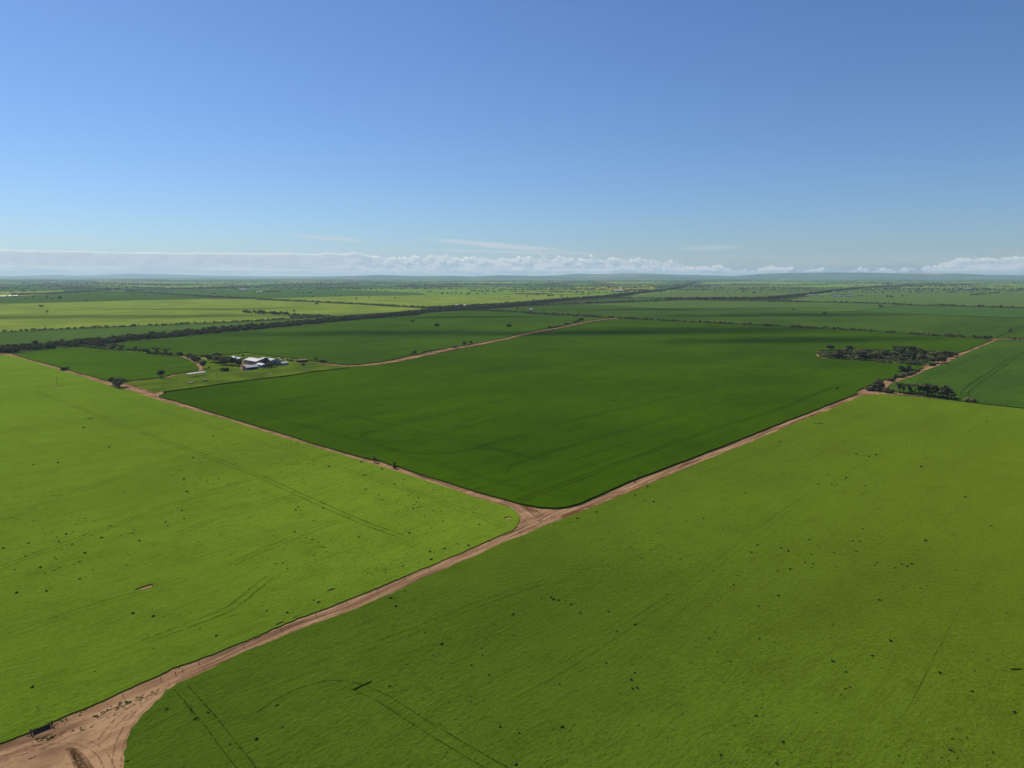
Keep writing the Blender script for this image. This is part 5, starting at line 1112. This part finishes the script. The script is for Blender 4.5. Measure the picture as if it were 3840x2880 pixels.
# ------------------------------------------------------------------ weeds standing dark in the bright crops
wr = random.Random(21); WM = []
for k in range(4):
    Lb = [(wr.uniform(-.25, .25), wr.uniform(-.25, .25), wr.uniform(.2, .45), wr.uniform(.2, .36), wr.uniform(.2, .36), wr.uniform(.2, .35)) for _ in range(4)]
    WM.append(quads_mesh('weed_clump', quad_cloud(Lb, 46, .26, wr), M_weed))
big = [('K', 1085, 972), ('K', 1040, 975), ('K', 505, 1340), ('K', 435, 1307), ('K', 412, 938), ('K', 812, 753), ('K', 1038, 768), ('K', 1062, 840), ('K', 1034, 902), ('K', 1888, 742), ('K', 1782, 658), ('K', 1712, 642), ('K', 1704, 538), ('K', 2138, 544), ('K', 1755, 485), ('K', 1340, 157), ('K', 906, 482), ('K', 1062, 422),
       ('K', 258, 200), ('K', 340, 188), ('K', 404, 215), ('K', 462, 218), ('K', 515, 249), ('K', 362, 206), ('K', 12, 336), ('K', 833, 311), ('K', 587, 318), ('K', 62, 1358), ('K', 103, 1438), ('K', 35, 1630), ('K', 2038, 1215), ('K', 2108, 1210), ('K', 1804, 1550), ('K', 1833, 920), ('K', 1916, 78), ('K', 2130, 262), ('K', 107, 660),
       ('L', 632, 1027), ('L', 667, 975), ('L', 710, 962), ('L', 414, 1180), ('L', 126, 905), ('L', 62, 578), ('L', 88, 172), ('L', 674, 830), ('L', 672, 785), ('L', 562, 740), ('L', 1060, 564), ('L', 902, 692), ('L', 564, 425), ('L', 962, 211), ('L', 1170, 91), ('L', 1315, 112), ('L', 1788, 822), ('L', 1765, 1000), ('L', 2130, 1180), ('L', 1504, 1573), ('L', 1166, 1618), ('L', 1577, 1510), ('L', 195, 1530), ('L', 130, 1434), ('L', 2068, 325), ('L', 1480, 838), ('L', 1895, 728), ('L', 80, 1625),
       ('H', 925, 1568), ('H', 943, 1545), ('H', 1155, 1560), ('H', 1240, 1557), ('H', 1205, 1577), ('H', 1098, 1590), ('H', 320, 1545), ('H', 390, 1555), ('H', 192, 1602), ('H', 82, 1617), ('H', 427, 1398), ('H', 572, 1462), ('H', 735, 1482), ('H', 763, 1450), ('H', 793, 1360), ('H', 737, 1357), ('H', 178, 1448), ('H', 115, 1421), ('H', 372, 1472), ('H', 1730, 1052), ('H', 1702, 982), ('H', 1930, 1228), ('H', 1360, 1357), ('H', 1325, 718), ('H', 1370, 642), ('H', 836, 749), ('H', 1002, 1000), ('H', 430, 870), ('H', 550, 870), ('H', 592, 880), ('H', 674, 812), ('H', 934, 614), ('H', 876, 628), ('H', 762, 608), ('H', 650, 503), ('H', 105, 500), ('H', 1745, 416), ('H', 1892, 327), ('H', 353, 1347), ('H', 45, 1270), ('H', 818, 1254),
       ('G', 367, 1211), ('G', 562, 1163), ('G', 728, 1108), ('G', 1143, 1010), ('G', 1225, 1021), ('G', 1170, 892), ('G', 1065, 962), ('G', 1360, 1074), ('G', 1650, 1163), ('G', 1457, 1520), ('G', 1123, 1508), ('G', 783, 1530), ('G', 92, 1361), ('G', 1950, 1655), ('G', 2120, 1393), ('G', 2070, 1458), ('G', 2020, 945), ('G', 508, 1198),
       ('J', 1310, 767), ('J', 1458, 491), ('J', 1956, 688), ('J', 1860, 774), ('J', 2015, 857), ('J', 1856, 1043), ('J', 1856, 1088), ('J', 1605, 592), ('J', 1545, 596), ('J', 230, 1307), ('J', 1153, 955), ('J', 1162, 192), ('J', 1208, 262), ('J', 1290, 137), ('J', 792, 580), ('J', 537, 228), ('J', 500, 212), ('J', 268, 320), ('J', 90, 303), ('J', 2110, 1305), ('J', 1645, 1525), ('J', 5, 1412),
       ('I', 1325, 350), ('I', 1413, 352), ('I', 1148, 326), ('I', 400, 133), ('I', 143, 148), ('I', 686, 28), ('I', 1443, 1150), ('I', 1320, 628), ('I', 1867, 518), ('I', 1730, 455), ('I', 330, 1143), ('I', 822, 826), ('I', 282, 962), ('I', 1990, 1455), ('I', 1820, 1408),
       ('E', 520, 1590), ('E', 348, 1588), ('E', 735, 1463), ('E', 725, 1313), ('E', 508, 1365), ('E', 570, 1300), ('E', 877, 1330), ('E', 1144, 1292), ('E', 1205, 1350), ('E', 1205, 1363), ('E', 952, 1230), ('E', 1447, 1227), ('E', 1433, 1196), ('E', 1592, 1164), ('E', 1997, 1472), ('E', 685, 1538), ('E', 468, 1612), ('E', 500, 682), ('E', 286, 700), ('E', 722, 380), ('E', 1670, 640), ('E', 1735, 684), ('E', 1590, 825), ('E', 1705, 872), ('E', 1617, 934), ('E', 1570, 1096), ('E', 2148, 917), ('E', 2147, 1152), ('E', 625, 1387), ('E', 247, 1380), ('E', 943, 552), ('E', 1842, 452), ('E', 2020, 525), ('E', 1820, 347), ('E', 30, 1421),
       ('F', 948, 1195), ('F', 1327, 1291), ('F', 1266, 1577), ('F', 1120, 1630), ('F', 1225, 1623), ('F', 1400, 1547), ('F', 1502, 1451), ('F', 1345, 1410), ('F', 1512, 1518), ('F', 177, 1555), ('F', 588, 1414), ('F', 485, 1346), ('F', 332, 1280), ('F', 433, 1331), ('F', 570, 1402), ('F', 1540, 1453), ('F', 1930, 1216), ('F', 1366, 1045), ('F', 1088, 1006), ('F', 1010, 948), ('F', 1060, 962), ('F', 950, 910), ('F', 865, 993), ('F', 1357, 1078), ('F', 1277, 826), ('F', 1198, 868), ('F', 755, 842), ('F', 938, 790), ('F', 956, 790), ('F', 907, 678), ('F', 632, 715), ('F', 1088, 737), ('F', 498, 1184), ('F', 808, 1154), ('F', 577, 1075), ('F', 388, 1092), ('F', 342, 1091), ('F', 366, 1066), ('F', 1532, 915), ('F', 1403, 985), ('F', 1622, 995), ('F', 632, 607), ('F', 265, 621), ('F', 1613, 1186), ('F', 886, 1323), ('F', 1740, 1383), ('F', 1627, 1425), ('F', 1835, 1397)]
for q, (tg_, x, y) in enumerate(big):
    gx, gy = g(tg_, x, y, HC); left = tg_ in 'EI' or (tg_ == 'F' and True) or (tg_ == 'J' and y < 700 - 0.0 and x < 1300 and y < 520 - x * .40)
    D = math.hypot(gx, gy); o = bpy.data.objects.new('weed_clump', WM[q % 4]); col.objects.link(o); o.location = (gx, gy, HC * .55)
    s = (0.6 + 0.6 * wr.random()) * (0.7 + D / 560); s = min(s, 2.1); o.scale = (s, s, s * .85); o.rotation_euler = (0, 0, wr.uniform(0, 6.28))
    if left: tag(o, 'small dark weed clump standing up out of the bright left crop', 'weed clump', 'weed clumps in the left crop')
    else: tag(o, 'small dark weed clump standing up out of the bright right crop', 'weed clump', 'weed clumps in the right crop')
def weeds_many(n, seeds, zones, label):
    r = random.Random(seeds); P = []
    base = [np.array([v.co[:] for v in m.vertices]) for m in WM]
    for _ in range(n):
        tg_, x0, x1, y0, y1 = r.choice(zones); gx, gy = g(tg_, r.uniform(x0, x1), r.uniform(y0, y1), HC)
        if mn.noise(Vector((gx * .03, gy * .03, 1.0))) < -.05: continue
        s = r.uniform(.35, .8) * (0.65 + math.hypot(gx, gy) / 500); b = base[r.randrange(4)][: 4 * 16]; th = r.uniform(0, 6.28); c, s_ = math.cos(th), math.sin(th)
        P.append(np.stack([(b[:, 0] * c - b[:, 1] * s_) * s + gx, (b[:, 0] * s_ + b[:, 1] * c) * s + gy, b[:, 2] * s + HC * .6], -1))
    o = bpy.data.objects.new('weeds', quads_mesh('weeds', np.vstack(P), M_weed)); col.objects.link(o); stuff(o, label, 'weeds')
weeds_many(700, 1, [('F', 100, 1800, 600, 1300), ('F', 1200, 1900, 700, 1200), ('E', 1400, 2212, 200, 900), ('E', 100, 1900, 900, 1640), ('F', 0, 1200, 1200, 1640), ('F', 0, 700, 480, 700)], 'tiny weeds scattered through the bright left crop')
weeds_many(520, 2, [('H', 100, 2100, 350, 1640), ('H', 100, 1500, 350, 1000), ('G', 1100, 2200, 900, 1640), ('G', 200, 1200, 1250, 1640), ('K', 100, 2200, 900, 1640), ('L', 0, 1000, 1100, 1640), ('K', 0, 2200, 0, 1600), ('L', 900, 2212, 1200, 1640), ('J', 1400, 2200, 300, 1640)], 'tiny weeds scattered through the bright right crop')
# darker, churned earth near the lone post, and tyre curves over the bare earth
M_dsoil = track_mat('dark_earth', srgb(132, 98, 64, EXPK), 0.42); M_dsoil2 = track_mat('damp_earth', srgb(98, 70, 50, EXPK), 0.42)
sheet('dark_earth', chaikin(pts('I:560,1490 620,1475 680,1500 740,1560 800,1640 880,1760 640,1760 640,1660 610,1580')), 0.15, M_dsoil, 'darker patch of churned earth')
sheet('dark_earth', chaikin(pts('I:600,1510 640,1500 690,1550 760,1660 800,1740 680,1740 660,1640 625,1570')), 0.16, M_dsoil2, 'damp earth round the lone post')
M_rut = track_mat('tyre_rut', srgb(146, 110, 80, EXPK), 0.46)
for k, sp_ in enumerate(['I:1420,1010 1250,1120 1120,1270 1040,1420 1010,1560 1000,1700', 'I:1400,990 1180,1110 1000,1260 880,1420 760,1480 560,1470 300,1480 0,1540', 'I:1300,1010 1000,1180 700,1330 400,1460 0,1590', 'I:620,1440 760,1450 880,1530 940,1640 960,1750']):
    wheel_track(sp_, 0.05, M_rut, 0.3, 1.9)
# weeds and tufts on the bare earth
P = []; r = random.Random(77); base = [np.array([v.co[:] for v in m.vertices]) for m in WM]
for (tg_, x, y, rad, n) in [('I', 350, 1415, .9, 14), ('I', 450, 1398, 1.0, 14), ('I', 400, 1392, .5, 5), ('I', 960, 1150, 2.2, 22), ('I', 1060, 1115, 2.2, 20), ('I', 880, 1195, 1.4, 10), ('I', 700, 1330, 1.3, 8), ('I', 300, 1570, .5, 5), ('I', 530, 1260, 2.5, 10), ('I', 1180, 1070, 1.8, 10), ('G', 260, 1190, 3, 18), ('G', 320, 1165, 3, 12)]:
    cx, cy = g(tg_, x, y)
    for _ in range(n):
        a = r.gauss(0, rad); bq = r.gauss(0, rad * .35); gx = cx + a * math.cos(ROAD_DIR) - bq * math.sin(ROAD_DIR); gy = cy + a * math.sin(ROAD_DIR) + bq * math.cos(ROAD_DIR); s = r.uniform(.3, .65); b = base[r.randrange(4)][:80]
        P.append(np.stack([b[:, 0] * s * 1.5 + gx, b[:, 1] * s * 1.5 + gy, b[:, 2] * s * .7 + .1], -1))
M_tuft = leaf_mat('tuft_leaves', (0.05, 0.075, 0.02), (0.11, 0.15, 0.045))
o = bpy.data.objects.new('grass_tufts', quads_mesh('grass_tufts', np.vstack(P), M_tuft)); col.objects.link(o); stuff(o, 'low green tufts growing on the bare earth of the road', 'grass')

def roadside(path, lo, hi, n, seed):
    r = random.Random(seed); P = [Vector(q) for q in pts(path)]; out = []; segs = [(a, b, (b - a).length) for a, b in zip(P[:-1], P[1:])]; wts = [l for _, _, l in segs]
    for _ in range(n):
        a, b, l = r.choices(segs, wts)[0]; d = (b - a) / l; nn = Vector((-d.y, d.x)); q = a + d * r.uniform(0, l)
        if mn.noise(Vector((q.x * .03, q.y * .03, 2.0))) < -.15: continue
        q = q + nn * r.uniform(lo, hi) * r.choice((-1, 1)); s = r.uniform(.25, .6); bb = base[r.randrange(4)][:48]
        out.append(np.stack([bb[:, 0] * s * 1.6 + q.x, bb[:, 1] * s * 1.6 + q.y, bb[:, 2] * s * .6 + .12], -1))
    o = bpy.data.objects.new('roadside_grass', quads_mesh('roadside_grass', np.vstack(out), M_tuft)); col.objects.link(o); return o
stuff(roadside('I:700,1240 1480,878 2212,565 J:300,440 640,315 1100,140 1390,5 F:1580,1580 2000,1405 2212,1312 G:200,1215 400,1110 700,1005 1000,895 1300,768 1600,650 1900,535 2212,405 H:300,272 500,198 700,122', 2.6, 5.5, 1500, 5), 'low grass tufts along the verges of the straight dirt road', 'grass')
stuff(roadside('G:150,1160 F:2212,1045 2000,985 1700,888 1480,815 1250,740 1060,690 860,635 640,568 400,495 200,432 0,372 E:2000,300 1800,250 1500,162 1330,105', 2.2, 5.0, 900, 6), 'low grass tufts along the verges of the road to the left', 'grass')
# ------------------------------------------------------------------ clouds overhead, out of the picture, whose shade lies on the fields
def cloud_mat():
    m, t, bs, out = new_mat('cloud'); t.n.remove(bs)
    tcn = t.new('ShaderNodeTexCoord'); s3 = t.new('ShaderNodeSeparateXYZ'); t.l.new(tcn.outputs['Object'], s3.inputs[0])
    n = t.noise(tcn.outputs['Object'], 2.2, 5, 0.6)
    rr_ = t.math('SQRT', t.math('ADD', t.math('POWER', s3.outputs[0], 2.0), t.math('POWER', s3.outputs[1], 2.0)))
    dn = t.math('MULTIPLY', t.smooth(t.math('ADD', rr_, t.math('MULTIPLY', t.math('SUBTRACT', n, .5), 1.3)), 1.0, 0.25), 0.40)
    df = t.new('ShaderNodeBsdfDiffuse'); df.inputs[0].default_value = (.9, .9, .9, 1); tl = t.new('ShaderNodeBsdfTranslucent'); tl.inputs[0].default_value = (.9, .9, .9, 1)
    m1 = t.new('ShaderNodeMixShader'); m1.inputs[0].default_value = .5; t.l.new(df.outputs[0], m1.inputs[1]); t.l.new(tl.outputs[0], m1.inputs[2])
    tr = t.new('ShaderNodeBsdfTransparent'); m2 = t.new('ShaderNodeMixShader'); t.put(m2.inputs[0], dn); t.l.new(tr.outputs[0], m2.inputs[1]); t.l.new(m1.outputs[0], m2.inputs[2])
    t.l.new(m2.outputs[0], out.inputs[0]); return m
M_cloud = cloud_mat()
import bmesh
cb = bmesh.new(); bmesh.ops.create_icosphere(cb, subdivisions=4, radius=1.15)
for v in cb.verts:
    k = 1 + .12 * mn.noise(v.co * 2.5); v.co.x *= k; v.co.y *= k; v.co.z = max(v.co.z, -.35) * k
cme = bpy.data.meshes.new('cloud'); cb.to_mesh(cme); cb.free(); cme.materials.append(M_cloud)
def shade_cloud(spec, rx, ry, label, H=2600):
    gx, gy = pts(spec)[0]; o = bpy.data.objects.new('cloud', cme); col.objects.link(o)
    o.location = (gx + sdir.x / sdir.z * H, gy + sdir.y / sdir.z * H, H); o.scale = (rx, ry, min(rx, ry) * .35); o.rotation_euler = (0, 0, 0.15); tag(o, label, 'cloud', 'small clouds overhead')
CL = 'small thin white cloud high above the fields'
shade_cloud('C:1500,880', 420, 120, CL); shade_cloud('C:500,900', 260, 60, CL); shade_cloud('D:300,960', 330, 70, CL); shade_cloud('C:1500,690', 700, 90, CL); shade_cloud('D:100,740', 500, 110, CL)
shade_cloud('B:900,900', 330, 90, CL); shade_cloud('A:900,755', 900, 130, CL); shade_cloud('A:1900,690', 500, 60, CL); shade_cloud('B:1900,760', 330, 60, CL)

# ------------------------------------------------------------------ haze
V = []; F = []; HZ = 46000.0; box_np(V, F, -HZ, HZ, -HZ, HZ, -1.0, 330.0)
hz_m = bpy.data.materials.new('haze'); hz_m.use_nodes = True; ht = hz_m.node_tree; ht.nodes.clear()
ho = ht.nodes.new('ShaderNodeOutputMaterial'); pv = ht.nodes.new('ShaderNodeVolumePrincipled'); ht.links.new(pv.outputs[0], ho.inputs['Volume'])
pv.inputs['Color'].default_value = (0.62, 0.81, 0.97, 1); pv.inputs['Density'].default_value = 3.3e-5; pv.inputs['Anisotropy'].default_value = 0.2
stuff(mesh_np('haze', V, F, hz_m), 'thin pale haze over the far farmland', 'haze')

# ------------------------------------------------------------------ a label of its own for every member of a sighted row or clump
ORD = 'first second third fourth fifth sixth seventh eighth ninth tenth eleventh twelfth thirteenth fourteenth fifteenth sixteenth seventeenth eighteenth nineteenth twentieth'.split()
def ordinal(i): return ORD[i] if i < 20 else ('twenty-' + ORD[i - 20] if i < 29 else ('thirtieth' if i == 29 else 'thirty-' + ORD[i - 30]))
ADJ = {'umbrella': 'flat-topped tree', 'round': 'round-crowned tree', 'bush': 'low bush', 'open': 'open-crowned tree', 'wide': 'spreading tree', 'narrow': 'upright tree'}
def screen(o):
    x, y, z = o.location[0], o.location[1], -CAM_H; dep = y * cp - z * sp
    return 1920 + FOC * x / dep, 1440 - FOC * (z * cp + y * sp) / dep
def relabel(group, where, noun=None, ranks=False):
    mem = [o for o in col.objects if o.parent is None and o.get('group') == group]
    if not mem: return
    pos = {o.name: screen(o) for o in mem}; keys = {}
    if ranks:
        ys = sorted(p[1] for p in pos.values()); a, b = ys[len(ys) // 3], ys[2 * len(ys) // 3]
    for o in mem:
        rk = ''
        if ranks: yy = pos[o.name][1]; rk = 'back' if yy < a else ('middle' if yy < b else 'front')
        keys.setdefault((noun or ADJ[KIND_OF.get(o.name, 'round')], rk), []).append(o)
    for (nn, rk), os_ in keys.items():
        os_.sort(key=lambda o: pos[o.name][0]); w = where.replace('RANK', rk)
        for i, o in enumerate(os_):
            if len(os_) == 1: o['label'] = 'the only %s %s' % (nn, w)
            elif i == 0: o['label'] = 'leftmost %s %s' % (nn, w)
            elif i == len(os_) - 1: o['label'] = 'rightmost %s %s' % (nn, w)
            else: o['label'] = '%s %s from the left %s' % (ordinal(i), nn, w)
relabel('lone trees of the far left field', 'alone in the far left green field')
relabel('lone trees of the far middle fields', 'dotted over the pale fields beyond the hedge')
relabel('lone trees left of the straight belt', 'in the pale field left of the straight belt')
relabel('row behind the small left field', 'in the row behind the small left field')
relabel('trees along the curving farm track', 'beside the curving farm track')
relabel('homestead thicket', 'in the RANK of the homestead thicket', ranks=True)
relabel('trees between shed and silo', 'between the big shed and the silo')
relabel('bushes round the homestead', 'round the homestead yard')
relabel('bushes beside the crossing road', 'on the verge of the pale crossing road')
relabel('bushes at the far end of the crossing road', 'at the far end of the crossing road')
relabel('trees of the oval grove', 'in the RANK of the oval grove', ranks=True)
relabel('bushes along the right track', 'on the verge of the right-hand track')
relabel('clump at the right-hand crossing', 'in the clump where the right-hand tracks cross')
relabel('row of trees behind the right field', 'in the row behind the right field')
relabel('corner of the wide belt', 'at the near corner of the wide belt')
relabel('roofs of the far right farm', 'of the farm among trees at far right', 'pale roofed shed')
relabel('far farm roofs', 'near the horizon', 'tiny pale farm roof')
